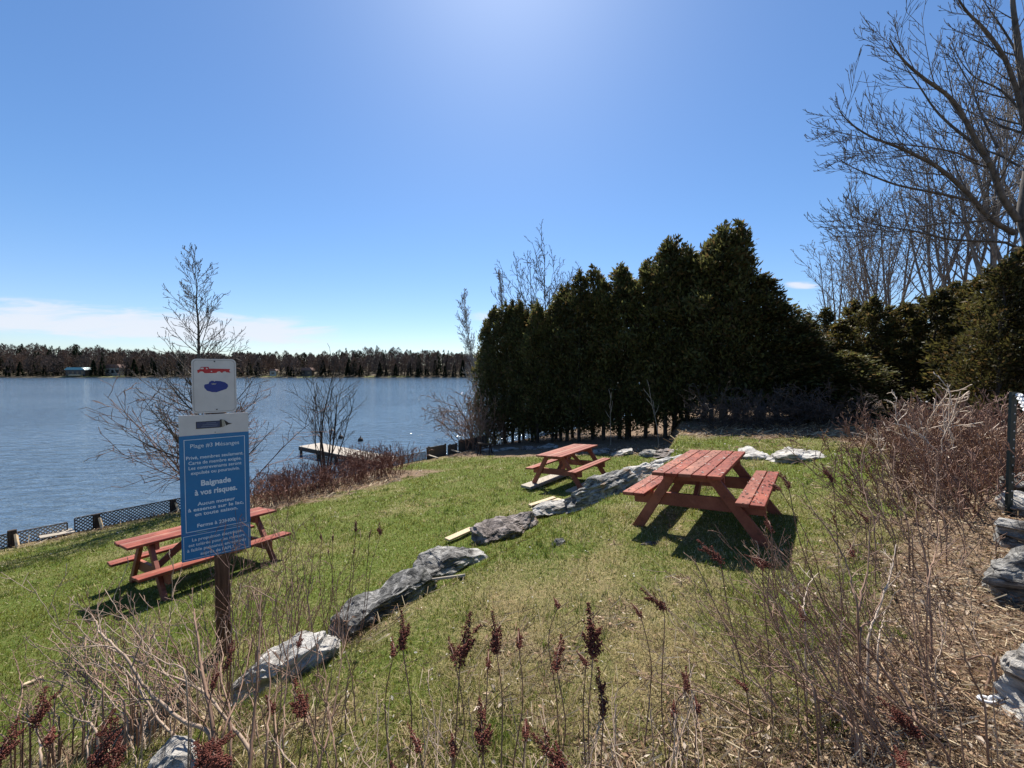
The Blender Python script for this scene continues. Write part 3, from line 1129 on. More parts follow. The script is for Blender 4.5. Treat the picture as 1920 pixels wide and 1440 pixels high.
back = [(920, 846, 34, 'rock_grey'), (955, 843, 40, 'rock_grey'), (992, 842, 34, 'rock_brown'), (1030, 839, 40, 'rock_grey'), (1128, 849, 42, 'rock_grey'), (1172, 851, 46, 'rock_pale'), (1218, 853, 44, 'rock_grey'), (1262, 853, 40, 'rock_brown')]
for i, (px, py, w, mt) in enumerate(back):
    rpx('shaded_rock', '%s flat rock from the left in the shaded row below the hedge' % ORD[i], (px - w / 2, py + 1), (px + w / 2, py), .8, .26, mt, 70 + i, sub=3, sink=.42,
        group='flat rocks in the hedge shade', cat='rock')
rpx(BL, 'large grey boulder with orange lichen at the right edge of the photo', (1868, 1128), (2010, 1085), .5, .42, 'rock_grey', 81, sub=5, sink=.3, group='boulders on the right bank')
rpx(BL, 'grey boulder behind the one with orange lichen', (1893, 1030), (1975, 1005), .4, .3, 'rock_grey', 82, sub=4, sink=.3, group='boulders on the right bank')
rpx(BL, 'pale boulder at the lower right corner under the white chain', (1915, 1390), (2030, 1260), .42, .42, 'rock_pale', 83, sub=5, sink=.3, group='boulders on the right bank')
rpx(BL, 'small pale stone at the foot of the upright steel post', (1898, 968), (1945, 955), .3, .28, 'rock_pale', 84, sub=4, sink=.3, group='boulders on the right bank')
rpx(BL, 'mid grey stone above the small pale stone on the right bank', (1900, 930), (1975, 912), .4, .36, 'rock_grey', 85, sub=4, sink=.3, group='boulders on the right bank')
rpx('earth_clod', 'dark lump of earth on the upper lawn right of the square boulder', (1036, 1022), (1062, 1016), .1, .07, 'rock_dark', 91, sub=3, sink=.4, group='loose clods on the lawn', cat='clod')
rpx('earth_clod', 'flat brown clod at the left tip of the nearest table shadow', (1192, 1022), (1236, 1020), .09, .05, 'rock_brown', 92, sub=3, sink=.4, group='loose clods on the lawn', cat='clod')

# loose boards
slab('board', 'yellow board leaning beside the white-speckled boulder', 'board', gpt(993, 951), gpt(1040, 936), .11, .03, M['plank'], .02)
slab('board', 'orange-brown board lying against the white-speckled boulder, lower of two', 'board', gpt(1000, 962), gpt(1050, 941), .12, .03, M['plank'], .04)
slab('board', 'pale board wedged behind the square boulder', 'board', gpt(838, 1020), gpt(885, 999), .13, .035, M['plank'], .05)
slab('board', 'thin grey lath lying in the grass below the layered boulder', 'board', gpt(804, 1092), gpt(868, 1086), .05, .025, M['plank_grey'], .02)
slab('board', 'split yellow stick on the grass at the far left of the bushes', 'board', gpt(40, 1292), gpt(82, 1274), .04, .02, M['plank'], .015)

# ------------------------------------------------------------------ shore: lattice fence, board wall, dock, posts


def SP(t, d=0.0):
    x, y = -12.4 + .643 * t + .766 * d, 9.7 + .766 * t - .643 * d
    return Vector((x, y, Hs(x, y)))


def st(px):
    k = (px - 960) / FPX
    return (12.4 + 9.7 * k) / (.643 - .766 * k)


def lattice(label, t0, t1, h=.40, lean=0.0, z0=.17, mt='lattice'):
    a, b = SP(t0), SP(t1)
    ax = Vector((b.x - a.x, b.y - a.y, 0))
    L = ax.length
    root = thing('lattice_panel', label, 'lattice fence', (a.x, a.y, z0), math.atan2(ax.y, ax.x), 'lattice panels along the shore')
    mb = MB()
    s = .085
    for dy, sg in ((-.004, 1), (.004, -1)):
        k = -h
        while k < L + h:
            pts = []
            x0, x1 = k, k + h * sg
            # clip the slat to the panel
            def cl_(xa, xb):
                za, zb = 0.0, h
                if xa < 0:
                    za, xa = za + (0 - xa) / (xb - xa) * (zb - za), 0
                elif xa > L:
                    za, xa = za + (L - xa) / (xb - xa) * (zb - za), L
                if xb < 0:
                    zb, xb = za + (0 - xa) / (xb - xa) * (zb - za) if xb != xa else zb, 0
                elif xb > L:
                    zb, xb = za + (L - xa) / (xb - xa) * (zb - za) if xb != xa else zb, L
                return xa, za, xb, zb
            if not ((x0 <= 0 and x1 <= 0) or (x0 >= L and x1 >= L)):
                xa, za, xb, zb = cl_(x0, x1)
                if math.hypot(xb - xa, zb - za) > .04:
                    mb.bar((xa, dy + lean * za, za), (xb, dy + lean * zb, zb), .024, .007, (0, 1, 0))
            k += s
    mb.build('lattice', M[mt], root)
    mb = MB()
    mb.bar((0, lean * h, h), (L, lean * h, h), .026, .028)
    mb.bar((0, 0, .012), (L, 0, .012), .026, .024)
    mb.bar((0, 0, .02), (0, lean * h, h - .01), .026, .026, (0, 1, 0))
    mb.bar((L, 0, .02), (L, lean * h, h - .01), .026, .026, (0, 1, 0))
    mb.build('frame', M['lattice'], root)
    return root


lattice('loose lattice panel at the far left, leaning away with a gap at its end', st(-60), st(117), .36, .12, .14, 'plank_grey')  # paler slat colour stands in for bright water showing through the holes
lattice('straight dark lattice panel left of the sign, between the two stakes', st(131), st(400), .4, .03, .18)
lattice('short dark lattice panel right of the dock, below the board wall', st(727), st(797), .38, .05, .2)
for i, (px, lb) in enumerate(((12, 'at the far left end'), (172, 'near the gap of the lattice'), (317, 'beside the left edge of the sign'))):
    a = SP(st(px), .09)
    root = thing('fence_post', 'dark squat shore post with a pale angled stake, %s' % lb, 'fence post', (a.x, a.y, a.z), math.atan2(.766, .643), 'posts holding the shore lattice')
    mb = MB()
    mb.box((.15, .09, .62), Matrix.Translation((0, 0, .09)), .006)
    mb.build('upright', M['dark_wood'], root)
    mb = MB()
    mb.bar((.06, -.05, .27), (.1, -.42, -.08), .10, .045, (0, 1, 1), .004)
    mb.build('stake', M['plank'], root)
# pale sheet lying in the gap
a, b = SP(st(62), .12), SP(st(128), .05)
slab('pale_board', 'warped pale grey board lying on the bank in the lattice gap', 'board', (a.x, a.y, .30), (b.x, b.y, .27), .42, .025, M['plank_grey'])
# solid board wall towards the hedge
for lb, p0, p1, h, z0 in (('grey shore board standing right of the lattice, lowest of the wall', 799, 836, .62, .15), ('short dark shore board, middle of the wall', 839, 857, .5, .2),
                          ('long grey shore board running under the leaning shrub', 859, 912, .66, .2)):
    a, b = SP(st(p0)), SP(st(p1))
    mb = MB()
    c = (a + b) / 2
    L = (Vector((b.x, b.y, 0)) - Vector((a.x, a.y, 0))).length
    Mw = Matrix.Rotation(math.atan2(.766, .643), 4, 'Z')
    for k in range(3):
        mb.box((L, .04, h / 3 - .006), Mw @ Matrix.Translation((0, .003 * (k % 2), z0 + h * (k + .5) / 3)), .004)
    for sx in (-1, 1):
        mb.box((.09, .05, h + .1), Mw @ Matrix.Translation((sx * (L / 2 - .1), -.048, z0 + h / 2)), .004)
    tag(mb.build('shore_board', M['board_grey'], None, (c.x, c.y, 0)), lb, 'retaining board', 'board wall along the shore')
a = SP(st(845), .45)
slab('plank_offcut', 'short pale board end propped against the middle shore board', 'board', SP(st(843), .1) + Vector((0, 0, .2)), SP(st(850), .6), .1, .04, M['plank_grey'])
slab('plank_offcut', 'pale board end propped at the right end of the short lattice', 'board', SP(st(797), .1) + Vector((0, 0, .22)), SP(st(806), .6), .12, .04, M['plank_grey'])
# low sawhorse
p = gpt(909, 852)
root = thing('sawhorse', 'small dark wooden sawhorse on the grass near the shaded rocks', 'sawhorse', tuple(p), -.25)
for sx in (-.24, .24):
    for sy in (-1, 1):
        mb = MB()
        mb.bar((sx, sy * .03, .52), (sx * 1.25, sy * .26, -.02), .09, .04, (1, 0, 0), .003)
        mb.build('leg', M['dark_wood'], root)
mb = MB()
mb.bar((-.36, 0, .5), (.36, 0, .5), .09, .09, (0, 0, 1), .004)
mb.build('beam', M['dark_wood'], root)
for px, lb, h in ((686, 'shorter thin steel post standing in the bed beside the dock', .75), (724.5, 'taller thin steel post at the left end of the short lattice', 1.0)):
    a = SP(st(px), .25)
    tag(tube_obj('steel_post', [([Vector((0, 0, -.3)), Vector((0, .005, h * .5)), Vector((.01, 0, h))], [.022, .022, .022])], M['steel_green'], None, a, 6), lb, 'post', 'thin steel posts by the dock')
# dock
n_ = Vector((-.78, .626, 0))
side = Vector((.626, .78, 0))
s0 = at(722, 874, 17.6)
s0.z = .42
dk = thing('dock', 'pale wooden dock in two sections reaching into the lake behind the shrubs', 'dock', tuple(s0), 0)
mid_ = at(640, 862, 19.2) - s0
mid_.z = .02
end_ = at(560, 845, 21.3) - s0
end_.z = .06


def dock_sec(a, b, w, nm):
    mb = MB()
    d = (b - a)
    L = d.length
    n = int(L / .15)
    perp = Vector((0, 0, 1)).cross(d).normalized() * -1
    for i in range(n):
        c = a + d * ((i + .5) / n)
        mb.bar(c, c + perp * w, L / n - .008, .03)
    o = mb.build(nm, M['dock'], dk)
    mb = MB()
    for f in (0.02, .98):
        mb.bar(a + perp * w * f - Vector((0, 0, .115)), b + perp * w * f - Vector((0, 0, .115)), .05, .19)
    mb.build('side_beam', M['dark_wood'], dk)
    return perp


pp = dock_sec(Vector((0, 0, 0)), mid_, 1.2, 'deck')
pp = dock_sec(mid_, end_, 1.2, 'deck')
for f in (0.15, .55, .97):
    q = mid_.lerp(end_, f)
    for k in (.06, .94):
        mb = MB()
        c = q + pp * 1.2 * k
        mb.bar(c + Vector((0, 0, -1.6)), c + Vector((0, 0, -.03)), .1, .1, (0, 1, 0), .005)
        mb.build('pile', M['dark_wood'], dk)
for px, py, D, mt, lb in ((621, 809, 30, 'white_paint', 'small white float on the water beyond the dock'), (639, 822, 27, 'dark_wood', 'small dark float on the water beyond the dock'), (676, 827, 25.5, 'dark_wood', 'dark float nearest the weeds by the dock')):
    p = at(px, py, D)
    t = CZ / (CZ - p.z)
    p = Vector((p.x * t, p.y * t, .06))
    mb = MB()
    bmesh.ops.create_uvsphere(mb.bm, u_segments=14, v_segments=8, radius=.17)
    bmesh.ops.create_cone(mb.bm, segments=8, radius1=.05, radius2=.03, depth=.16, cap_ends=True, matrix=Matrix.Translation((0, 0, .2)))
    tag(mb.build('float', M[mt], None, p, True), lb, 'buoy', 'floats beyond the dock')

# steel posts and chain on the right bank
b0 = gpt(1893, 968)
h0 = at(1900, 735, b0.y).z - b0.z
t_a = thing('steel_fence_post', 'upright dark green steel post with white holes on the right bank', 'fence post', tuple(b0), 0, 'steel posts on the right bank')
mb = MB()
mb.box((.05, .006, h0 + .3), Matrix.Translation((0, 0, (h0 - .3) / 2)))
mb.box((.006, .035, h0 + .3), Matrix.Translation((0, .0206, (h0 - .3) / 2)))
mb.build('t_bar', M['steel_green'], t_a)
mb = MB()
for k in range(14):
    mb.box((.009, .004, .012), Matrix.Translation((.006, -.0052, .08 + k * h0 / 14.5)))
mb.build('hole_row', M['white_paint'], t_a)
b1 = gpt(1913, 1222)
b1z = b1 + Vector((.42, -.12, 1.15))
t_b = thing('steel_fence_post', 'leaning dark steel post at the right edge, nearer to the camera', 'fence post', tuple(b1), 0, 'steel posts on the right bank')
mb = MB()
mb.bar((-.08, .02, -.25), b1z - b1, .05, .006, (0, 1, 0))
mb.build('t_bar', M['steel_green'], t_b)


def chain(label, p, q, sag, n, nm='plastic_chain', zf=None, wire=.0075):
    V, F, base = [], [], 0
    cs = []
    for i in range(n + 1):
        t = i / n
        c = Vector(p).lerp(Vector(q), t) - Vector((0, 0, sag * 4 * t * (1 - t)))
        if zf is not None:
            c = zf(c, t)
        cs.append(c)
    paths = []
    for i in range(n):
        c = (cs[i] + cs[i + 1]) / 2
        d = (cs[i + 1] - cs[i])
        l = d.length * .72
        d.normalize()
        s_ = d.cross(Vector((0, 0, 1)) if i % 2 == 0 else Vector((.7, -.7, .2))).normalized()
        ring = [c + d * l * math.cos(a) + s_ * .019 * math.sin(a) for a in [k * 2 * math.pi / 12 for k in range(13)]]
        paths.append((ring, [wire] * 13))
    return tag(tube_obj(nm, paths, M['chain'], None, None, 6), label, 'chain', 'white plastic chain on the right bank')


chain('white plastic chain hanging from the upright steel post', b0 + Vector((.03, -.01, h0 - .02)), b1z - Vector((0, 0, .02)), .22, 70)
e0, e1 = gpt(1862, 1338), gpt(1935, 1318)
chain('loose white plastic chain lying on the pale corner boulder', (e0.x, e0.y, 0), (e1.x + .15, e1.y - .25, 0), 0, 22, 'plastic_chain', lambda c, t: Vector((c.x + .05 * math.sin(t * 9), c.y + .05 * math.cos(t * 7), Hs(c.x, c.y) + .03 + .2 * sstep(np.array(t), .2, .7))))

# ------------------------------------------------------------------ far bank: forest and cottages


def tri_cloud(centers, sizes, dirs, wid, cols, g):
    """thin triangles pointing along dirs"""
    n = len(centers)
    a = g.normal(size=(n, 3))
    s = np.cross(dirs, a)
    s /= np.linalg.norm(s, axis=1, keepdims=True) + 1e-9
    V = np.stack([centers + s * wid[:, None], centers - s * wid[:, None], centers + dirs * sizes[:, None]], 1).reshape(-1, 3)
    F = np.arange(3 * n).reshape(n, 3)
    C = np.repeat(cols, 3, axis=0)
    return V, F, C


g = np.random.default_rng(5)
Vs, Fs, Cs, nb = [], [], [], 0


def add(V, F, C):
    global nb
    Vs.append(V)
    Fs.append(F + nb)
    Cs.append(C)
    nb += len(V)


def top_px(px):
    return np.interp(px, [-200, 0, 60, 120, 200, 260, 300, 380, 440, 500, 560, 640, 700, 760, 820, 900, 1100], [640, 645, 634, 642, 646, 652, 656, 655, 654, 658, 656, 655, 648, 649, 655, 660, 660])


def far_bare(x, y, z, h, g, shade):
    n = 330
    u = g.uniform(0, 1, n) ** .75
    ang = g.uniform(0, 6.283, n)
    rr = h * .27 * np.sin(np.clip(u * .9 + .12, 0, 1) * np.pi) ** .7 * np.sqrt(g.uniform(0, 1, n))
    c = np.stack([x + rr * np.cos(ang), y + rr * np.sin(ang), z + h * (.16 + .76 * u)], 1)
    d = np.stack([np.cos(ang) * .5, np.sin(ang) * .5, g.uniform(.5, 1.3, n)], 1) + g.normal(size=(n, 3)) * .25
    d /= np.linalg.norm(d, axis=1, keepdims=True)
    col = np.array(shade) * 1.5 * g.uniform(.65, 1.35, (n, 1))
    add(*tri_cloud(c, g.uniform(.7, 2.1, n), d, g.uniform(.10, .3, n), col, g))
    tr = np.array([[x - .22, y, z - .5], [x + .22, y, z - .5], [x + g.normal() * .4, y, z + h * .8]])
    add(tr, np.array([[0, 1, 2]]), np.tile(np.array(shade) * g.uniform(.8, 1.8), (3, 1)))


def far_conifer_pts(h, g, n=420):
    u = g.uniform(0, 1, n) ** .8
    ang = g.uniform(0, 6.283, n)
    rr = h * .2 * (1 - u) ** .8 * np.sqrt(g.uniform(.25, 1, n)) + .1
    c = np.stack([rr * .5 * np.cos(ang), rr * .5 * np.sin(ang), h * (.05 + .93 * u)], 1)
    d = np.stack([np.cos(ang), np.sin(ang), g.uniform(-.45, .15, n)], 1)
    d /= np.linalg.norm(d, axis=1, keepdims=True)
    col = np.array([.013, .022, .010]) * g.uniform(.6, 1.6, (n, 1))
    return c, rr * .75 + .35, d, np.full(n, .42), col


for row, (D, zb, sp_) in enumerate(((343, 0, 5.0), (354, 0, 4.6), (366, 0, 4.4), (382, 0, 4.2), (402, 0, 4.0), (430, 0, 4.0))):
    px = -260.0
    while px < 1350:
        x = (px - 960) / FPX * D
        z = float(far_h(np.array([x]), np.array([float(D)]))[0])
        ztop = CZ + (698 - top_px(px)) / FPX * D
        h = min(max(ztop - z, 7) * (.68 + .36 * float(vnoise(np.array([px]), np.array([row * 9.]), 16, 3)[0])) * g.uniform(.86, 1.06), 17 + 2 * row)
        sh = [(.062, .045, .036), (.082, .06, .05), (.055, .043, .038), (.095, .062, .045)][g.integers(4)]
        con = g.uniform() < (.16 if row < 2 else .24)
        xx, yy = x + g.normal() * 1.5, D + g.normal() * 3
        if row == 0 and (122 < px < 170 or 205 < px < 232 or 500 < px < 522 or 566 < px < 588):
            pass
        elif con:
            c, s_, d, w_, col = far_conifer_pts(h * 1.0, g, 300)
            add(*tri_cloud(c + np.array([xx, yy, z]), s_, d, w_, col, g))
        else:
            far_bare(xx, yy, z, h, g, sh)
        px += sp_ * g.uniform(.5, 1.4) / D * FPX
nn = 9000                                                  # low growth along the waterline
uu = g.uniform(-420, 130, nn)
yy = 338 + g.uniform(0, 12, nn)
open_ = np.zeros(nn, bool)
for a_, b_ in ((128, 168), (205, 234), (500, 520), (566, 588), (690, 702)):
    open_ |= (uu > (a_ - 960) / FPX * 340) & (uu < (b_ - 960) / FPX * 340)
uu, yy = uu[~open_], yy[~open_]
nn = len(uu)
dd_ = np.stack([g.normal(size=nn) * .5, g.normal(size=nn) * .5, g.uniform(.4, 1.2, nn)], 1)
dd_ /= np.linalg.norm(dd_, axis=1, keepdims=True)
hh_ = 2 + 5 * vnoise(uu, yy * 0, 9, 21)
add(*tri_cloud(np.stack([uu, yy, far_h(uu, yy) + hh_ * g.uniform(0, 1, nn) ** 1.3], 1), g.uniform(.8, 2.2, nn), dd_, g.uniform(.14, .34, nn),
               np.array([.05, .042, .03]) * g.uniform(.5, 1.5, (nn, 1)), g))
tag(link('forest', mesh_np('forest', np.concatenate(Vs), [np.concatenate(Fs)], np.concatenate(Cs)), M['far_twig']), 'brown leafless forest mixed with evergreens along the opposite bank', 'forest', kind='stuff')
# evergreens one can pick out along the far waterline
protos = []
for k in range(4):
    c, s_, d, w_, col = far_conifer_pts(14.0, np.random.default_rng(60 + k), 620)
    v, f, cc = tri_cloud(c, s_, d, w_, col, np.random.default_rng(k))
    protos.append(mesh_np('conifer_crown', v, [f], cc))
cpx = [14, 38, 62, 84, 104, 176, 190, 240, 252, 268, 292, 455, 470, 484, 540, 548, 606, 618, 652, 664, 676, 712, 724, 742, 768, 784, 800, 816, 834, 852, 868]
for i, px in enumerate(cpx):
    D = 340 + 5 * ((i * 7) % 5) / 4
    x = (px - 960) / FPX * D
    s_ = (.62 + .5 * ((i * 37) % 11) / 10) * (1.15 if px < 110 else .98)
    o = link('conifer', protos[i % 4], M['far_con'], None, (x, D, float(far_h(np.array([x]), np.array([float(D)]))[0]) - .3))
    o.scale = (s_ * 1.05, s_ * 1.05, s_)
    o.rotation_euler = (0, 0, i * 1.3)
    tag(o, 'dark evergreen on the far bank, %s from the left of those at the waterline' % (ORD[i] if i < 30 else 'thirty-first'), 'tree', 'evergreens along the far waterline')


def cottage(label, px, D, w, dpt, h, rh, wall, roof, nwin):
    x = (px - 960) / FPX * D
    z = float(far_h(np.array([x]), np.array([float(D)]))[0])
    root = thing('cottage', label, 'cottage', (x, D, z), .1, 'cottages on the far bank')
    mb = MB()
    mb.box((w, dpt, h + .6), Matrix.Translation((0, 0, h / 2 - .3)))
    mb.build('wall', M[wall], root)
    mb = MB()
    mb.poly([(-w / 2 - .7, h), (w / 2 + .7, h), (w / 2 - w * .12, h + rh), (-w / 2 + w * .12, h + rh)], dpt + 1.6, Matrix.Translation((0, -dpt / 2 - .8, 0)))
    mb.build('roof', M[roof], root)
    for k in range(nwin):
        mb = MB()
        mb.box((w / nwin * .5, .1, h * .4), Matrix.Translation(((k + .5) / nwin * w - w / 2, -dpt / 2 - .05, h * .55)))
        mb.build('window', M['window'], root)
    return root


cottage('long cottage with a pale teal roof on the far bank at the left', 149, 344, 15, 7, 5.5, 2.2, 'wall_dark', 'teal_roof', 4)
cottage('cottage with a brown roof half hidden behind far evergreens', 218, 352, 12, 7, 7, 3.2, 'wall_pale', 'brown_roof', 3)
cottage('small brown cottage on the far bank behind the bare shrub', 577, 349, 9, 6, 5, 2.5, 'wall_dark', 'brown_roof', 2)
cottage('small white shed among far trees right of the sign', 514, 347, 5, 4, 4.5, 1.6, 'wall_pale', 'brown_roof', 1)
x = (142 - 960) / FPX * 338.5
mb = MB()
mb.box((10, 3.4, 1.6), Matrix.Translation((0, 0, 1.6)), .5)
tag(mb.build('covered_boat', M['tan_sheet'], None, (x, 338.5, .3)), 'tan covered boat on the far bank below the teal roof', 'boat')

# ------------------------------------------------------------------ cedars


def cedar_mesh(seed, h, r0, n_clump=230, per=34, clear=.2, col=(.085, .085, .028), pointy=.85, size=1.0):
    g = np.random.default_rng(seed)
    u = np.sort(g.uniform(0, 1, n_clump) ** .8)
    u[-9:] = np.linspace(.93, 1.02, 9)
    z = h * (clear + (1 - clear) * u)
    prof = np.clip((u + .12) / .3, 0, 1) ** .6 * np.clip(1 - u, 0, 1) ** pointy * 1.25 + .03
    ang = g.uniform(0, 6.283, n_clump)
    wob = 1 + .22 * np.sin(ang * 2 + seed) + .18 * np.sin(u * 23 + ang + seed) + .24 * g.normal(size=n_clump)
    rad = r0 * prof * np.clip(wob, .35, 1.5) * g.uniform(.45, 1.0, n_clump) ** .6
    cc = np.stack([rad * np.cos(ang), rad * np.sin(ang), z], 1)
    out = np.stack([np.cos(ang), np.sin(ang), np.zeros(n_clump)], 1)
    idx = np.repeat(np.arange(n_clump), per)
    n = len(idx)
    spread = (.055 + .145 * r0 * prof[idx])[:, None] * size
    c = cc[idx] + g.normal(size=(n, 3)) * spread * np.array([1, 1, .9])
    d = out[idx] * g.uniform(.2, .9, (n, 1)) + np.array([0, 0, 1]) * g.uniform(.0, 1.1, (n, 1)) + g.normal(size=(n, 3)) * .4
    d /= np.linalg.norm(d, axis=1, keepdims=True)
    a = g.normal(size=(n, 3))
    s = np.cross(d, a)
    s /= np.linalg.norm(s, axis=1, keepdims=True) + 1e-9
    L = (g.uniform(.08, .25, n) * size)[:, None]
    w = L * g.uniform(.12, .26, (n, 1))
    # one spray: a kite with two side points
    V = np.stack([c, c + d * L * .5 + s * w, c + d * L, c + d * L * .55 - s * w], 1).reshape(-1, 3)
    F = np.arange(4 * n).reshape(n, 4)
    k = g.uniform(.55, 1.5, n_clump)[idx] * g.uniform(.7, 1.35, n)
    colr = np.array(col)[None] * k[:, None]
    brown = (g.uniform(0, 1, n) < .22)[:, None]
    colr = np.where(brown, np.array([.105, .07, .028]) * k[:, None], colr)
    # thin spire leaves at the tip
    me = mesh_np('crown', V, [F], np.repeat(colr, 4, axis=0))
    return me, cc, h


def cedar_wood(seed, h, cc, tr=.09):
    r = random.Random(seed)
    pts = [Vector((r.gauss(0, .03), r.gauss(0, .03), h * k / 9 * .97)) for k in range(10)]
    pts[0] = Vector((0, 0, -.25))
    paths = [(pts, [tr * (1 - .9 * k / 9) + .006 for k in range(10)])]
    for i in range(0, len(cc), 3):
        e = Vector(cc[i])
        b = Vector((0, 0, max(e.z - .35 * math.hypot(e.x, e.y) - .1, .3)))
        m_ = b.lerp(e, .5) + Vector((0, 0, -.05))
        paths.append(([b, m_, e], [.016, .011, .005]))
    for i in range(16):                                     # dead snags low on the stem
        zz_ = h * r.uniform(.05, .3)
        a = r.uniform(0, 6.28)
        e = Vector((math.cos(a), math.sin(a), r.uniform(-.2, .3))) * r.uniform(.3, .8)
        paths.append(([Vector((0, 0, zz_)), Vector((0, 0, zz_)) + e * .5, Vector((0, 0, zz_)) + e + Vector((0, 0, -.05))], [.012, .008, .004]))
    v, q = tubes(paths, 5)
    return mesh_np('trunk', v, [q], smooth=True)


HP = []
for k in range(6):
    me, cc, h = cedar_mesh(100 + k, 8.0, 1.0 + .1 * (k % 3), 300, 32, .07 if k % 2 else .03, pointy=.62 - .06 * (k % 3))
    HP.append((me, cedar_wood(k, 8.0, cc, .1)))
sky_px = [880, 905, 930, 960, 1000, 1030, 1060, 1085, 1100, 1118, 1135, 1160, 1180, 1197, 1215, 1230, 1250, 1262, 1280, 1300, 1320, 1340, 1365, 1390, 1410, 1430, 1450, 1470, 1490, 1515, 1540]
sky_py = [640, 600, 585, 578, 568, 556, 540, 528, 506, 528, 540, 520, 505, 455, 470, 478, 450, 418, 446, 448, 440, 436, 417, 434, 470, 515, 560, 580, 600, 625, 660]
n_h = 27
cnt = 0
hr = random.Random(3)
for i in range(n_h):
    s_ = -.15 + i * .66
    x = -1.5 + s_ * .78 + hr.gauss(0, .12)
    y = 24.5 - s_ * .626 + hr.gauss(0, .22)
    px = 960 + FPX * x / y
    z = Hs(x, y)
    ztop = CZ + (698 - np.interp(px, sky_px, sky_py)) / FPX * y
    h = (ztop - z) * hr.uniform(.9, 1.04)
    me, tr_ = HP[i % 6]
    rt = thing('cedar', '%s dark cedar from the lake end of the tall hedge' % ORD[i].capitalize(), 'tree', (x, y, z), hr.uniform(0, 6.28), 'cedars of the tall dark hedge')
    k = h / 8.0
    wd = 1.0 * hr.uniform(.9, 1.12) * (1.0 if px > 1150 else .88)
    rt.scale = (wd, wd, k)
    rt['label'] = '%s cedar from the lake end of the tall dark hedge' % ORD[i]
    link('crown', me, M['cedar'], rt)
    link('trunk', tr_, M['bark_dark'], rt)
    cnt += 1
# a second, staggered line that closes the hedge from behind
for i in range(13):
    s_ = 1.8 + i * 1.15
    x = -1.5 + s_ * .78 + .9 + hr.gauss(0, .2)
    y = 24.5 - s_ * .626 + 1.25 + hr.gauss(0, .25)
    px = 960 + FPX * x / y
    z = Hs(x, y)
    ztop = CZ + (698 - np.interp(px, sky_px, sky_py)) / FPX * y
    h = max((ztop - z) * hr.uniform(.86, .95), 3)
    me, tr_ = HP[(i * 5 + 2) % 6]
    rt = thing('cedar', '%s cedar from the lake end of the rear row, standing behind the hedge front' % ORD[i], 'tree', (x, y, z), hr.uniform(0, 6.28), 'cedars behind the hedge front')
    rt.scale = (1, 1, h / 8.0)
    link('crown', me, M['cedar'], rt)
    link('trunk', tr_, M['bark_dark'], rt)
# lighter, looser cedars on the right
M['cedar_light'] = mat_leafy('olive_cedar_foliage', .5, .55, c_mul=(1.0, .95, .85), objrand=.25)
LP = []
for k in range(4):
    me, cc, h = cedar_mesh(200 + k, 5.0, .92, 190, 40, .10, (.075, .07, .022), .75, .68)
    LP.append((me, cedar_wood(40 + k, 5.0, cc, .065)))
rt_px = [1455, 1490, 1520, 1560, 1600, 1640, 1680, 1720, 1760, 1800, 1850, 1900, 1960, 2040]
rt_py = [590, 600, 585, 590, 575, 560, 580, 560, 548, 545, 515, 485, 480, 470]
k = 0
for (px, D, ks, pal) in ((1512, 15.5, .95, 0), (1545, 16.6, 1.02, 0), (1572, 15.2, .9, 1), (1600, 16.2, 1.03, 1), (1632, 15.0, 1.0, 1), (1662, 15.8, .95, 1), (1692, 14.3, 1.0, 1), (1722, 15.2, .98, 1), (1752, 13.8, 1.0, 1),
                       (1782, 14.6, 1.04, 1), (1812, 13.2, 1.0, 1), (1846, 11.2, 1.02, 1), (1876, 10.4, 1.0, 1), (1905, 10.8, 1.03, 1), (1945, 10.2, 1.0, 1), (2010, 10.6, 1, 1), (2080, 10.2, 1, 1), (1480, 17.2, 1, 0), (1618, 18.2, .9, 1), (1700, 17.4, .95, 1), (1795, 16.6, 1, 1), (1880, 16, 1, 1)):
    x = (px - 960) / FPX * D
    z = Hs(x, D)
    ztop = CZ + (698 - np.interp(px, rt_px, rt_py)) / FPX * D
    h = (ztop - z) * ks
    me, tr_ = LP[k % 4]
    row = 'front' if k < 17 else 'back'
    nth = sorted([a for a in (1512, 1545, 1572, 1600, 1632, 1662, 1692, 1722, 1752, 1782, 1812, 1846, 1876, 1905, 1945, 2010, 2080)] if k < 17 else [1480, 1618, 1700, 1795, 1880]).index(px)
    rt = thing('cedar', '%s from the left among the %s olive cedars behind the right-hand brush' % (ORD[nth], 'front row of' if k < 17 else 'rear row of'), 'tree', (x, D, z), k * 1.7, 'olive cedars on the right')
    rt.scale = (hr.uniform(.95, 1.2),) * 2 + (h / 5.0,)
    link('crown', me, M['cedar_light'] if pal else M['cedar'], rt)
    link('trunk', tr_, M['bark_dark'], rt)
    k += 1

# ------------------------------------------------------------------ bare trees


def bare_tree(name, label, base, paths_t, paths_b, mt, mb_=None, group=None, cat='tree'):
    rt = thing(name, label, cat, tuple(base), 0, group)
    off = Vector(base)
    sub = lambda L: [([p - off for p in a], b) for a, b in L]
    tube_obj('trunk', sub(paths_t), M[mt], rt)
    if paths_b:
        tube_obj('branches', sub(paths_b), M[mb_ or mt], rt)
    return rt


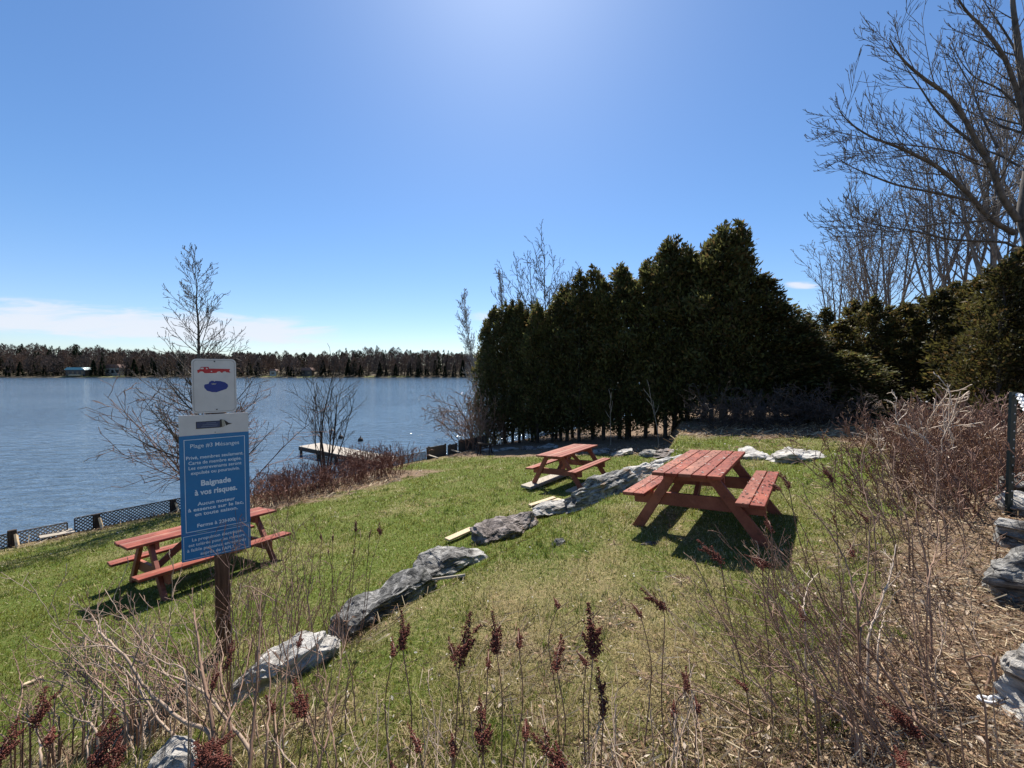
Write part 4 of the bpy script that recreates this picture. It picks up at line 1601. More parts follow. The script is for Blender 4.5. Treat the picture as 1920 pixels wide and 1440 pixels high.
def leader_tree(name, label, trunk_pts, r0, k, L0, L1, seed, mt, mb_, rmin, ang=(45, 65), up=.14, sub_k=9, sub2=3, f0=.12, group=None):
    r = random.Random(seed)
    pts = even(resample(trunk_pts, 6), 44)
    n = len(pts)
    rs = [max(r0 * (1 - i / (n - 1)) ** .85, rmin) for i in range(n)]
    out = []
    cfg = [dict(n=7, wob=.05, up=up, k=sub_k, f0=.15, ang=(25, 50), ratio=.42, fall=.6, rr=.6), dict(n=4, wob=.09, up=.08, k=sub2, f0=.25, ang=(25, 55), ratio=.5, rr=.7), dict(n=3, wob=.1, up=.05)]
    for j in range(k):
        f = f0 + (1 - f0) * (j + r.random()) / k
        f = min(f, .985)
        i = int(f * (n - 1))
        q = pts[i]
        d = (pts[min(i + 1, n - 1)] - pts[max(i - 1, 0)]).normalized()
        cd = side_dir(d, R(r.uniform(*ang) - 15 * f), r)
        Ls = (L0 * (1 - f) + L1 * f) * r.uniform(.65, 1.15)
        grow(out, q, cd, Ls, max(rs[i] * .42, rmin), 0, cfg, r, rmin)
    return bare_tree(name, label, pts[0], [(pts, rs)], out, mt, mb_, group)


D = 12.6
tp = [at(393, 946, D), at(390, 860, D), at(388, 770, D + .1), at(374, 690, D), at(372, 609, D), at(368, 566, D), at(369.7, 537, D), at(365.8, 514, D), at(367, 494, D), at(364.8, 480, D), at(362, 470, D)]
tp[0].z = Hs(tp[0].x, tp[0].y) - .1
leader_tree('bare_larch', 'leafless young tree with one upright leader rising behind the beach sign', tp, .085, 74, 3.2, .45, 21, 'bark', 'twig_dark', .0062, (46, 72), .085, 8, 3, .10)
# tangled reddish twigs round its lower stem
r = random.Random(77)
out = []
cfg = [dict(n=6, wob=.16, up=.03, k=9, f0=.25, ang=(25, 60), ratio=.45, rr=.7), dict(n=4, wob=.2, up=.02, k=3, f0=.2, ang=(25, 60), ratio=.5, rr=.8), dict(n=3, wob=.2)]
bx = tp[0] + Vector((-.15, .25, .1))
for j in range(30):
    a = r.uniform(0, 6.28)
    dd = Vector((math.cos(a) * r.uniform(.1, .75), math.sin(a) * .4, 1)).normalized()
    grow(out, bx + Vector((r.gauss(0, .35), r.gauss(0, .2), 0)), dd, r.uniform(2.6, 4.6), .022, 0, cfg, r, .0085)
o = tube_obj('bare_shrub', [([p - bx for p in a], b) for a, b in out], M['twig_red'], None, bx)
tag(o, 'dense red-brown leafless bush at the foot of the young tree behind the sign', 'shrub')


def vase_shrub(label, base, n, Lr, spread, rad, seed, mt, rmin, k=8, k2=3, up=.06, wob=.09, name='bare_shrub', group=None, lean=(0, 0), f0=.3, cat='shrub', jit=.15, ratio=.42):
    r = random.Random(seed)
    out = []
    cfg = [dict(n=8, wob=wob, up=up, k=k, f0=f0, ang=(18, 45), ratio=ratio, fall=.5, rr=.6), dict(n=5, wob=wob * 1.2, up=up, k=k2, f0=.25, ang=(20, 50), ratio=.5, rr=.7), dict(n=3, wob=wob * 1.3, up=.03)]
    for j in range(n):
        a = 2 * math.pi * (j + r.random()) / n
        sp_ = spread * r.uniform(.35, 1)
        dd = Vector((math.cos(a) * sp_ + lean[0], math.sin(a) * sp_ + lean[1], 1)).normalized()
        p = Vector((r.gauss(0, jit), r.gauss(0, jit), 0))
        p.z = Hs(base[0] + p.x, base[1] + p.y) - base[2] - .03
        grow(out, p, dd, r.uniform(*Lr), rad * r.uniform(.6, 1.1), 0, cfg, r, rmin)
    o = tube_obj(name, out, M[mt], None, base)
    return tag(o, label, cat, group)


b = SP(st(592), .35)
vase_shrub('tall leafless multi-stemmed shrub standing over the dock', b, 9, (3.3, 4.5), .30, .045, 8, 'bark_dark', .0085, 8, 3, .025, .055, jit=.22, f0=.3)
# leaning and upright bare trees at the lake end of the hedge
b = on(-2.0, 27.0)
r = random.Random(5)
tp = [b, at(893, 720, 27), at(884, 660, 27), at(874, 610, 27), at(862, 562, 27)]
leader_tree('bare_birch', 'pale leafless birch leaning left over the lake at the hedge end', tp, .085, 46, 2.7, 1.0, 31, 'bark_pale', 'bark_pale', .0105, (30, 58), .09, 9, 3, .42)
tp = [on(-.7, 29.5), at(945, 640, 29.5), at(940, 560, 29.5), at(936, 512, 29.5)]
leader_tree('bare_birch', 'slim leafless birch upright above the low end of the hedge', tp, .07, 46, 2.2, .8, 32, 'bark_pale', 'bark_pale', .0115, (18, 38), .08, 9, 3, .5)
b = on(-3.2, 27.5, -.1)
r = random.Random(9)
out = []
cfg = [dict(n=7, wob=.10, up=-.03, k=10, f0=.2, ang=(20, 60), ratio=.42, rr=.6), dict(n=4, wob=.14, up=-.06, k=4, f0=.2, ang=(20, 60), ratio=.5, rr=.7), dict(n=3, wob=.15, up=-.05)]
root_p = at(892, 735, 26.5)
root_p = Vector((root_p.x, root_p.y, 0))
bt = on(root_p.x, root_p.y, -.1)
trunk = resample([bt, bt + Vector((-.15, 0, 1.6)), bt + Vector((-.5, 0, 3.4)), bt + Vector((-1.4, -.1, 4.9))], 5)
trs = [.09 - .06 * i / (len(trunk) - 1) for i in range(len(trunk))]
for f, L, dz in ((.35, 2.8, .25), (.5, 3.2, .1), (.6, 3.4, .45), (.72, 2.8, -.1), (.8, 2.8, .5), (.88, 2.4, .2), (.97, 2.2, .6)):
    q = trunk[int(f * (len(trunk) - 1))]
    grow(out, q, Vector((-1, r.gauss(0, .3), dz)).normalized(), L, .03, 0, cfg, r, .012)
bare_tree('bare_tree', 'leafless tree bending far over the water, its twigs drooping beside the hedge', bt, [(trunk, trs)], out, 'bark', 'twig')
for i, (px, py, lb, n, L, sp_) in enumerate(((872, 838, 'wide grey leafless bush spreading over the shore boards', 22, (2.0, 3.6), .75), (915, 832, 'leafless bush at the foot of the first hedge cedars', 16, (1.6, 2.8), .6))):
    b = SP(st(px + 12), .3)
    vase_shrub(lb, b, n, L, sp_, .028, 50 + i, 'twig', .0105, 8, 3, .03, .12, lean=(-.32, 0), jit=.3, f0=.2)


def broad_tree(label, base, h, n_limb, seed, rmin, r0, mt='bark', mb_='twig', spread=.38, group=None, clear=.25, k0=9, name='bare_tree'):
    r = random.Random(seed)
    b = Vector(base)
    tr = [b + Vector((r.gauss(0, .1), r.gauss(0, .1), h * clear * k / 4)) for k in range(5)]
    tr[0] = b - Vector((0, 0, .2))
    rs = [r0 * (1 - .07 * k) for k in range(5)]
    out, trunks = [], [(tr, rs)]
    cfg = [dict(n=9, wob=.045, up=.05, k=k0, f0=.15, ang=(20, 42), ratio=.48, fall=.55, rr=.55), dict(n=6, wob=.06, up=.07, k=6, f0=.2, ang=(22, 50), ratio=.45, rr=.6),
           dict(n=4, wob=.13, up=.06, k=3, f0=.2, ang=(25, 50), ratio=.5, rr=.8), dict(n=3, wob=.15, up=.04)]
    for j in range(n_limb):
        a = 2 * math.pi * (j + r.random() * .6) / n_limb
        s_ = spread * r.uniform(.4, 1.1)
        grow(out, tr[-1] - Vector((0, 0, h * clear * .25 * r.random())), Vector((math.cos(a) * s_, math.sin(a) * s_, 1)).normalized(), h * (1 - clear) * r.uniform(.8, 1.05), r0 * .6, 0, cfg, r, rmin)
    return bare_tree(name, label, b, trunks, out, mt, mb_, group)


b = on(2.6, 31)
broad_tree('leafless tree with many upright forks behind the left half of the hedge', b, 15.2, 10, 61, .0155, .16, 'bark', 'bark', spread=.34, clear=.3, group='leafless trees behind the hedges')
# leafless trees behind the right-hand cedars: three grown once, then copied
bgp = [broad_tree('grey leafless tree low above the cedars, first from the left on the right side', on(23.5, 28.5), 11.5, 5, 71, .0125, .12, 'bark_light', 'bark_light', spread=.34, clear=.3, k0=8, group='leafless trees behind the hedges'),
       broad_tree('tall leafless tree behind the olive cedars, second from the left on the right side', on(27.0, 29.5), 15.5, 5, 72, .0125, .13, 'bark_light', 'bark_light', spread=.3, clear=.35, k0=8, group='leafless trees behind the hedges')]
for i, (px, D, k, sc_, rz) in enumerate(((1672, 27, 0, 1.2, 2.0), (1738, 25, 1, 1.05, 1.0), (1795, 24, 0, 1.35, 4.0), (1850, 22, 1, 1.1, .3), (1915, 21, 0, 1.5, 2.6), (1970, 20, 1, 1.1, 3.9), (1605, 33, 0, 1.05, 5.4))):
    x = (px - 960) / FPX * D
    dup(bgp[k], on(x, D), rz, (sc_,) * 3, '%s from the left of seven leafless trees in the wood above the olive cedars' % ORD[[1605, 1672, 1738, 1795, 1850, 1915, 1970].index(px)])

# the big maple at the right edge: limbs set one by one
DM = 11.5
cfg = [None, dict(n=8, wob=.03, up=.045, k=7, f0=.12, ang=(20, 40), ratio=.46, fall=.5, rr=.6), dict(n=5, wob=.035, up=.09, k=2, f0=.2, ang=(18, 34), ratio=.55, rr=.8), dict(n=4, wob=.04, up=.09)]


def zp(x, y):
    return 1440 + x / 2.88, y / 2.88


def limb(zpts, d0, d1):
    n = len(zpts)
    return [at(*zp(*p), d0 + (d1 - d0) * i / (n - 1)) for i, p in enumerate(zpts)]


r = random.Random(19)
mbase = at(1938, 560, DM)
mbase = on(mbase.x, mbase.y, -.2)
tr = resample([mbase, at(1940, 620, DM), at(1934, 460, DM), at(*zp(1385, 1180), DM), at(*zp(1400, 1010), DM), at(*zp(1425, 800), DM), at(*zp(1400, 550), DM), at(*zp(1372, 420), DM), at(*zp(1345, 200), DM), at(*zp(1320, -40), DM), at(*zp(1335, -420), DM)], 5)
trs = [max(.21 - .18 * i / (len(tr) - 1), .03) for i in range(len(tr))]
limbs = [(limb([(1350, 1190), (1262, 1060), (1205, 900), (1125, 760), (1000, 545), (850, 430), (750, 345), (690, 270), (655, 205)], DM, DM - .8), .15),
         (limb([(1190, 880), (1100, 770), (990, 680), (900, 590), (820, 470), (760, 385), (715, 305)], DM - .3, DM + .8), .085),
         (limb([(1330, 1260), (1200, 1180), (1065, 1030), (920, 905), (800, 840), (690, 790), (560, 740), (450, 670), (385, 600)], DM, DM - 1.2), .13),
         (limb([(1080, 1080), (900, 1040), (700, 1000), (540, 940), (450, 900), (385, 860)], DM - .4, DM - 1.5), .07),
         (limb([(1395, 720), (1345, 500), (1275, 310), (1170, 160), (1080, 70), (1010, -30), (950, -120)], DM, DM - .6), .12),
         (limb([(1380, 1390), (1285, 1310), (1000, 1295), (800, 1250), (620, 1220), (500, 1190), (400, 1135)], DM, DM - 1.6), .075),
         (limb([(1130, 870), (1000, 820), (820, 790), (640, 770), (480, 735), (335, 705)], DM - .3, DM - 1.4), .05),
         (limb([(1300, 1130), (1180, 1190), (900, 1210), (700, 1250), (560, 1250), (380, 1225)], DM, DM - .5), .055),
         (limb([(1400, 640), (1260, 490), (1120, 420), (1040, 330), (990, 230)], DM, DM + 1.0), .06),
         (limb([(1240, 800), (1160, 640), (1100, 480), (1020, 330), (980, 240)], DM - .2, DM + .4), .06),
         (limb([(1370, 330), (1270, 160), (1180, 30), (1130, -60)], DM, DM + .9), .06),
         (limb([(1360, 900), (1230, 830), (1080, 800), (930, 870), (800, 905)], DM + .2, DM + 1.6), .06),
         (limb([(1395, 980), (1480, 760), (1560, 500), (1660, 250)], DM, DM + .7), .14), (limb([(1380, 1200), (1520, 1050), (1700, 900), (1860, 800)], DM, DM - .6), .13),
         (limb([(1390, 700), (1420, 560), (1500, 420), (1600, 240)], DM, DM + 3.0), .1), (limb([(1390, 1100), (1420, 960), (1500, 860), (1640, 800)], DM, DM + 4.0), .1)]
out = []
for pts, r0 in limbs:
    P = resample(pts, 3)
    n = len(P)
    rs = [max(r0 * .55 * (1 - .88 * i / (n - 1)), .009) for i in range(n)]
    out.append((P, rs))
    L = sum((P[i + 1] - P[i]).length for i in range(n - 1))
    sprout(out, P, rs, None, L, 0, [dict(k=int(8 + L * 1.6), f0=.14, ang=(20, 44), ratio=.36, fall=.62, rr=.36)] + cfg[1:], r, .0058)
sprout(out, tr, trs, None, 8, 0, [dict(k=12, f0=.5, ang=(35, 60), ratio=.28, fall=.3, rr=.3)] + cfg[1:], r, .0058)
bare_tree('maple', 'big leafless maple spreading its limbs in from the right edge', mbase, [(tr, trs)], out, 'bark', 'bark')

# ------------------------------------------------------------------ thickets
# red-stemmed bed by the dock
k = 0
for i, (t, d, n, L) in enumerate(((4.9, 3.0, 60, (.5, .95)), (5.5, 1.9, 60, (.6, 1.0)), (6.3, 2.9, 70, (.5, .95)), (6.9, 1.5, 60, (.6, 1.05)), (7.5, 2.6, 70, (.55, .95)), (8.3, 1.6, 60, (.8, 1.4)), (8.8, 2.7, 60, (.6, 1.1)), (9.6, 1.8, 55, (.7, 1.25)), (5.6, .7, 45, (.6, 1.0)), (4.4, 2.0, 40, (.5, .9)), (8.9, .7, 45, (.7, 1.3)))):
    b = SP(t, d)
    vase_shrub('red-brown leafless bush, %s from the sign end of the bed by the dock' % ORD[sorted([4.9, 5.5, 6.3, 6.9, 7.5, 8.3, 8.8, 9.6, 5.6, 4.4, 8.9]).index(t)], b, n, L, .55, .009, 300 + i, 'twig_bed', .0065, 4, 2, .02, .13,
               group='red-stemmed bushes in the bed by the dock', jit=.42, f0=.3)
for i, (px, py, h) in enumerate(((668, 872, .9), (700, 868, 1.0), (712, 874, .8), (655, 884, .7))):
    b = gpt(px, py)
    vase_shrub('dry grey weed with seedy tops, %s from the left above the dock bed' % ORD[[655, 668, 700, 712].index(px)], b, 9, (h * .8, h * 1.25), .22, .006, 330 + i, 'twig_pale', .005, 7, 3, .03, .1, 'dry_weed', 'dry weeds above the dock bed', jit=.16, cat='weed', f0=.5, ratio=.25)
# brush below the hedge end, its shade deepened by a darker twig colour
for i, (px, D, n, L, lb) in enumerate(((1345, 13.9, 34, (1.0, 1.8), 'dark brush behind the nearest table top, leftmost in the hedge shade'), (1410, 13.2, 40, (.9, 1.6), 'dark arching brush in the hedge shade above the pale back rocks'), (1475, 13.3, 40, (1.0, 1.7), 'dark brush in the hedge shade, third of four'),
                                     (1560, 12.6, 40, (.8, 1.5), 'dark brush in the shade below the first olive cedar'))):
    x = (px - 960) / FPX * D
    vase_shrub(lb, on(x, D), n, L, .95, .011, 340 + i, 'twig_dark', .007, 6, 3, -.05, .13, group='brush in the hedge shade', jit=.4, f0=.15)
for px, D, top, lb in ((1146, 17.2, 735, 'thin bare sapling in front of the hedge, left of two'), (1236, 15.6, 720, 'thin bare sapling in front of the hedge, right of two')):
    x = (px - 960) / FPX * D
    b = on(x, D)
    r = random.Random(px)
    h = at(px, top, D).z - b.z
    out = []
    grow(out, Vector((0, 0, 0)), Vector((0, 0, 1)), h, .018, 0, [dict(n=8, wob=.04, up=.08, k=5, f0=.4, ang=(20, 40), ratio=.3, rr=.6), dict(n=4, wob=.1, up=.05)], r, .009)
    tag(tube_obj('sapling', out, M['twig_pale'], None, b), lb, 'sapling', 'saplings before the hedge')
# big grey brush on the right bank
rb = [(1725, 858, 70, (.42, .8), 'twig_red', -.5, 'low reddish brush at the left end of the right-hand thicket'), (1775, 842, 70, (.52, .95), 'twig_red', -.45, 'red-brown brush in the middle of the right-hand thicket, behind'),
      (1795, 888, 70, (.38, .75), 'twig', -.4, 'grey brush in the middle of the right-hand thicket, in front'), (1840, 855, 60, (.52, 1.0), 'twig_red', -.35, 'tall red-brown brush left of the steel post'),
      (1845, 925, 60, (.35, .75), 'twig_red', -.4, 'low grey brush left of the steel post foot'), (1885, 885, 40, (.55, 1.05), 'twig', -.2, 'grey brush just left of the upright steel post'),
      (1735, 915, 50, (.25, .55), 'twig_red', -.5, 'small brush at the lawn edge below the right-hand thicket')]
for i, (px, py, n, L, mt, ln, lb) in enumerate(rb):
    b = gpt(px, py)
    vase_shrub(lb, b, n, L, .62, .009, 360 + i, mt, .0048, 6, 3, .02, .065, group='brush of the right-hand thicket', lean=(ln, -.1), jit=.5, f0=.2)
for i, (px, py, L, lb) in enumerate(((1765, 900, (.9, 1.3), 'bleached dead branches rising from the thicket, left of two'), (1835, 880, (.85, 1.25), 'bleached dead branches rising from the thicket beside the steel post'))):
    b = gpt(px, py)
    vase_shrub(lb, b, 6, L, .38, .013, 380 + i, 'twig_pale', .006, 7, 2, .02, .16, group='bleached dead branches', jit=.25, f0=.35, name='dead_branches', cat='dead branches', ratio=.3)

# ------------------------------------------------------------------ bare stems in the foreground, followed stem by stem


def stems(name, label, lst, org, sc_, mt, seed, d0, d1, r0, cat='shrub', group=None, tw=4, rmin=.0016, extra=None):
    r = random.Random(seed)
    out = []
    base = None
    for it in lst:
        pts = it[0]
        rr = it[1] if len(it) > 1 else r0
        da = it[2] if len(it) > 2 else d0
        db = it[3] if len(it) > 3 else d1
        n = len(pts)
        P = [at(org[0] + p[0] / sc_, org[1] + p[1] / sc_, da + (db - da) * i / (n - 1)) for i, p in enumerate(pts)]
        z = Hs(P[0].x, P[0].y)
        if P[0].z > z:
            P.insert(0, Vector((P[0].x + (P[0].x - P[1].x) * .1, P[0].y - .03, z - .03)))
        P = resample(P, 5)
        P = [p + rv(r) * .0018 for p in P]
        if base is None:
            base = P[0].copy()
        m = len(P)
        rs = [max(rr * (1 - .72 * i / (m - 1)), rmin) for i in range(m)]
        out.append((P, rs))
        L = sum((P[i + 1] - P[i]).length for i in range(m - 1))
        sprout(out, P, rs, None, L, 0, [dict(k=tw, f0=.35, ang=(22, 50), ratio=.22, fall=.4, rr=.6), dict(n=5, wob=.12, up=.05, k=2, f0=.3, ang=(25, 50), ratio=.4, rr=.7), dict(n=3, wob=.12)], r, rmin)
    if extra:
        out += extra(r)
    o = tube_obj(name, [([p - base for p in a], b) for a, b in out], M[mt], None, base, 5)
    return tag(o, label, cat, group)


LO = (0, 1080)
stems('bare_shrub', 'bleached forked branches reaching up left of the sign post', [
    ([(1400, 980), (1290, 830), (1130, 640), (880, 530), (700, 440), (440, 340)], .0105), ([(1180, 890), (1010, 800), (830, 640), (700, 450), (570, 330), (540, 260), (497, 200)], .011),
    ([(1090, 1040), (1000, 920), (860, 770), (740, 560), (640, 480), (555, 360)], .009), ([(540, 870), (440, 810), (350, 760)], .007), ([(230, 1010), (215, 900), (190, 830), (120, 740)], .007)],
    LO, 3, 'twig_tan', 1, 1.85, 2.35, .008, tw=6, group='foreground bushes at the left')
stems('bare_shrub', 'dark thick upright stems between the sign post and the whitish boulder', [
    ([(1220, 1100), (1190, 800), (1150, 600), (1120, 430), (1100, 260), (1090, 190)], .013), ([(1400, 1100), (1430, 800), (1450, 480), (1462, 250), (1472, 70)], .010),
    ([(1300, 1000), (1290, 760), (1240, 560), (1250, 420), (1180, 250)], .007), ([(1580, 1100), (1545, 800), (1560, 560)], .006), ([(1250, 900), (1330, 700), (1390, 500), (1420, 330)], .006)],
    LO, 3, 'twig', 2, 1.75, 2.25, .008, tw=6, group='foreground bushes at the left')


def many(org, n, bx, by, dxr, dyr, da, db, seed, bow=.12, rad=(.0028, .0058), jit=2.0):
    """n rising stems with bases and tips drawn from photo-pixel ranges"""
    r = random.Random(seed)
    L = []
    for _ in range(n):
        x0, y0 = r.uniform(*bx), r.uniform(*by)
        dx_, dy_ = r.uniform(*dxr), r.uniform(*dyr)
        P = []
        b_ = r.uniform(-bow, bow)
        for k in range(5):
            t = k / 4
            P.append((x0 + dx_ * t + b_ * dy_ * math.sin(math.pi * t) + r.gauss(0, jit), y0 + dy_ * t + b_ * dx_ * math.sin(math.pi * t) + r.gauss(0, jit)))
        d_ = r.uniform(da, db)
        L.append((P, r.uniform(*rad), d_, d_ + r.uniform(0, .5)))
    return L


stems('bare_shrub', 'tangle of thin dark twigs leaning left from the foot of the sign post', many(None, 40, (190, 420), (1290, 1400), (-190, 30), (-190, -80), 1.9, 2.9, 3), (0, 0), 1, 'twig', 4, 2, 2, .004, tw=7, group='foreground bushes at the left')
stems('bare_shrub', 'cluster of thin upright red-brown stems right of the sign post', many(None, 46, (400, 620), (1180, 1290), (-40, 90), (-270, -120), 2.7, 3.6, 5, .06), (0, 0), 1, 'twig_red', 6, 2, 2, .004, tw=6, group='foreground bushes at the left')
stems('bare_shrub', 'thin bare stems in front of the white boulder, below the dark layered one', many(None, 22, (440, 720), (1400, 1450), (-80, 70), (-330, -140), 1.5, 2.0, 7, .06), (0, 0), 1, 'twig', 8, 2, 2, .004, tw=3, group='foreground bushes at the left')
stems('bare_shrub', 'low dry twigs on the grass at the far left edge', many(None, 22, (20, 190), (1330, 1440), (-120, 60), (-150, -50), 2.0, 2.6, 9), (0, 0), 1, 'twig', 10, 2, 2, .004, tw=5, group='foreground bushes at the left')

RO = (1280, 960)
stems('bare_shrub', 'tall dark forked stem in the middle of the right foreground tangle', [
    ([(1030, 1290), (1015, 1050), (1000, 900), (985, 600), (1010, 450), (1040, 320), (1050, 100)], .0095), ([(985, 560), (950, 420), (925, 290), (850, 150), (740, 0), (700, -40)], .006, 1.98, 2.3),
    ([(1000, 690), (1060, 610), (1110, 500), (1130, 400)], .006, 1.95, 2.2)], RO, 3, 'twig', 20, 1.8, 2.25, .008, tw=7, group='foreground bushes at the right')
stems('bare_shrub', 'single dark stem rising straight near the right edge of the photo', [([(1378, 1150), (1395, 900), (1398, 700), (1382, 420), (1375, 300), (1330, 120), (1305, -20)], .009), ([(1380, 400), (1420, 250), (1440, 120)], .005)], RO, 3, 'twig', 21, 2.1, 2.5, .008, tw=8, group='foreground bushes at the right')
stems('bare_shrub', 'pale bleached stem curving up in the right foreground tangle', [([(1040, 960), (1045, 720), (1090, 570), (1150, 420), (1180, 300), (1198, 180)], .008), ([(690, 620), (680, 520), (715, 400), (770, 340)], .005), ([(1100, 760), (1120, 640), (1140, 560)], .005)], RO, 3, 'twig_pale', 22, 2.0, 2.35, .006, tw=4, group='foreground bushes at the right')
stems('bare_shrub', 'long dark stems sweeping left across the bottom of the right foreground', [
    ([(1530, 1440), (1340, 1200), (1250, 1060), (1060, 800), (880, 600), (760, 480), (650, 400)], .010), ([(1050, 1440), (800, 1260), (560, 1150), (400, 1080), (220, 970), (0, 820)], .010),
    ([(1050, 1330), (850, 1000), (650, 690), (500, 520), (350, 320)], .008), ([(960, 1220), (780, 1060), (600, 930), (400, 830), (270, 750)], .007), ([(1110, 1440), (850, 1280), (500, 1200), (100, 1090)], .007),
    ([(1240, 1420), (1000, 1080), (860, 830), (760, 600), (690, 440)], .007), ([(880, 1440), (620, 1210), (380, 900), (200, 560), (60, 250)], .006)], RO, 3, 'twig', 23, 1.7, 2.3, .008, tw=8, group='foreground bushes at the right')
stems('bare_shrub', 'broken stub and bent grey branch beside the pale corner boulder', [([(1670, 1350), (1680, 1150), (1700, 1010), (1770, 812)], .016), ([(1740, 830), (1600, 830), (1480, 820)], .008, 1.95, 2.1), ([(1920, 1135), (1760, 1180), (1640, 1215)], .008)], RO, 3, 'twig', 24, 1.9, 2.05, .01, tw=1, group='foreground bushes at the right')
stems('bare_shrub', 'dense mass of thin twigs leaning left, right foreground', many(None, 95, (1500, 1860), (1300, 1460), (-330, -30), (-330, -110), 1.6, 2.6, 25, .08), (0, 0), 1, 'twig', 26, 2, 2, .004, tw=6, group='foreground bushes at the right')
stems('bare_shrub', 'thin red-brown twigs leaning left below the nearest table shadow', many(None, 44, (1390, 1640), (1200, 1330), (-190, 30), (-240, -90), 2.2, 3.2, 27, .08), (0, 0), 1, 'twig_red', 28, 2, 2, .004, tw=5, group='foreground bushes at the right')
stems('bare_shrub', 'fine dry twigs fanning out at the right edge of the lawn', many(None, 75, (1620, 1880), (960, 1130), (-190, 0), (-170, -60), 3.0, 4.6, 29, .1), (0, 0), 1, 'twig', 30, 2, 2, .004, tw=6, group='foreground bushes at the right', rmin=.0026)

stems('bare_shrub', 'pale dry stalks standing along the bottom edge in the middle of the foreground', many(None, 46, (560, 1320), (1430, 1500), (-60, 60), (-210, -50), 1.2, 1.7, 41, .05, (.0013, .0024), .8), (0, 0), 1, 'twig_tan', 42, 2, 2, .003, tw=1, group='foreground stalks', cat='dry stalks')
stems('bare_shrub', 'pinkish tan dry twigs mixed through the right foreground tangle', many(None, 60, (1420, 1880), (1250, 1460), (-280, 10), (-280, -90), 1.6, 2.7, 43, .1, (.002, .0042), 1.5), (0, 0), 1, 'twig_tan', 44, 2, 2, .0035, tw=4, group='foreground bushes at the right')
stems('bare_shrub', 'pinkish tan dry twigs round the foot of the sign post', many(None, 40, (150, 470), (1270, 1440), (-160, 40), (-220, -80), 1.7, 2.8, 45, .1, (.002, .0042), 1.5), (0, 0), 1, 'twig_tan', 46, 2, 2, .0035, tw=4, group='foreground bushes at the left')

# ------------------------------------------------------------------ dried flower spikes (steeplebush)


def oct_cloud(C, S):
    n = len(C)
    o6 = np.array([(1, 0, 0), (-1, 0, 0), (0, 1, 0), (0, -1, 0), (0, 0, 1), (0, 0, -1)], float)
    V = (C[:, None, :] + o6[None] * S[:, None, None]).reshape(-1, 3)
    f = np.array([(0, 2, 4), (2, 1, 4), (1, 3, 4), (3, 0, 4), (2, 0, 5), (1, 2, 5), (3, 1, 5), (0, 3, 5)])
    F = (f[None] + (np.arange(n) * 6)[:, None, None]).reshape(-1, 3)
    return V, F


def head_mesh(seed, full):
    """a panicle 1 unit tall: main spike with side spikes, made of many small seed clusters"""
    g = np.random.default_rng(seed)
    C, S = [], []

    def spike(p, d, L, w, n):
        for _ in range(n):
            t = g.uniform(0, 1)
            q = p + d * L * t + g.normal(size=3) * w * (1 - .75 * t) * .55
            C.append(q)
            S.append(g.uniform(.016, .034) * (1 - .3 * t))
    spike(np.zeros(3), np.array([g.normal() * .06, g.normal() * .06, 1.0]), 1.0, .15 * full, int(230 * full))
    for _ in range(int(3 + 4 * full)):
        a = g.uniform(0, 6.28)
        z = g.uniform(-.15, .45)
        d = np.array([math.cos(a) * .55, math.sin(a) * .55, .8])
        spike(np.array([0, 0, z]), d / np.linalg.norm(d), g.uniform(.22, .48) * full, .1, int(70 * full))
    V, F = oct_cloud(np.array(C), np.array(S))
    return mesh_np('flower_head', V, [F])


HD = [head_mesh(400 + k, f) for k, f in enumerate((1.0, .75, 1.15, .6, .9))]


def spike_plant(label, group, top, bot, D, kind, base=None, lean=.1, mt='twig_red'):
    """head drawn from pixel bot (its foot) to top (its tip); stem goes to the ground"""
    a, b = at(bot[0], bot[1], D), at(top[0], top[1], D + lean)
    gp = Vector((a.x, a.y - .06, 0)) if base is None else at(base[0], base[1], D - .08)
    gp.z = Hs(gp.x, gp.y) - .03
    rt = thing('dried_flower', label, 'dried flower', tuple(gp), 0, group)
    r = random.Random(int(top[0] * 7 + top[1]))
    d = (b - a)
    pts = resample([gp, gp.lerp(a, .35) + rv(r) * .022, gp.lerp(a, .7) + rv(r) * .022 + Vector((0, 0, .015)), a, a + d * .8], 5)
    n = len(pts)
    tube_obj('stem', [([p - gp for p in pts], [.0032 - .0016 * i / (n - 1) for i in range(n)])], M[mt], rt, None, 5)
    h = link('flower_head', HD[kind % 5], M['seed'], rt)
    L = d.length
    q = Vector((0, 0, 1)).rotation_difference(d.normalized())
    h.matrix_local = Matrix.Translation(a - gp) @ q.to_matrix().to_4x4() @ Matrix.Rotation(r.uniform(0, 6.28), 4, 'Z') @ Matrix.Diagonal((L * .98, L * .98, L, 1))
    return rt


front = [((758, 1147), (755, 1215), 1.45, 0), ((735, 1196), (738, 1225), 1.5, 3), ((886, 1150), (864, 1238), 1.42, 2), ((838, 1195), (852, 1236), 1.5, 1), ((924, 1148), (931, 1222), 1.45, 0), ((916, 1215), (915, 1250), 1.5, 3), ((971, 1176), (973, 1214), 1.5, 1), ((1054, 1189), (1044, 1252), 1.45, 4),
         ((1112, 1130), (1112, 1228), 1.45, 0), ((1121, 1250), (1131, 1336), 1.35, 4), ((1080, 1218), (1098, 1245), 1.5, 3), ((901, 1308), (905, 1402), 1.2, 2), ((984, 1345), (985, 1382), 1.3, 1), ((1000, 1372), (1062, 1450), 1.1, 2), ((765, 1360), (785, 1402), 1.25, 3), ((735, 1425), (742, 1460), 1.2, 1),
         ((1200, 1104), (1244, 1142), 1.75, 4), ((1184, 1128), (1200, 1153), 1.8, 3), ((848, 1380), (850, 1410), 1.25, 3), ((1040, 1120), (1046, 1136), 1.9, 3)]
order = sorted(range(len(front)), key=lambda i: front[i][0][0])
for i, (t, b_, D, k) in enumerate(front):
    spike_plant('dark red dried flower spike, %s from the left in the middle of the foreground' % ORD[order.index(i)], 'dried flower spikes in the middle foreground', t, b_, D, k)
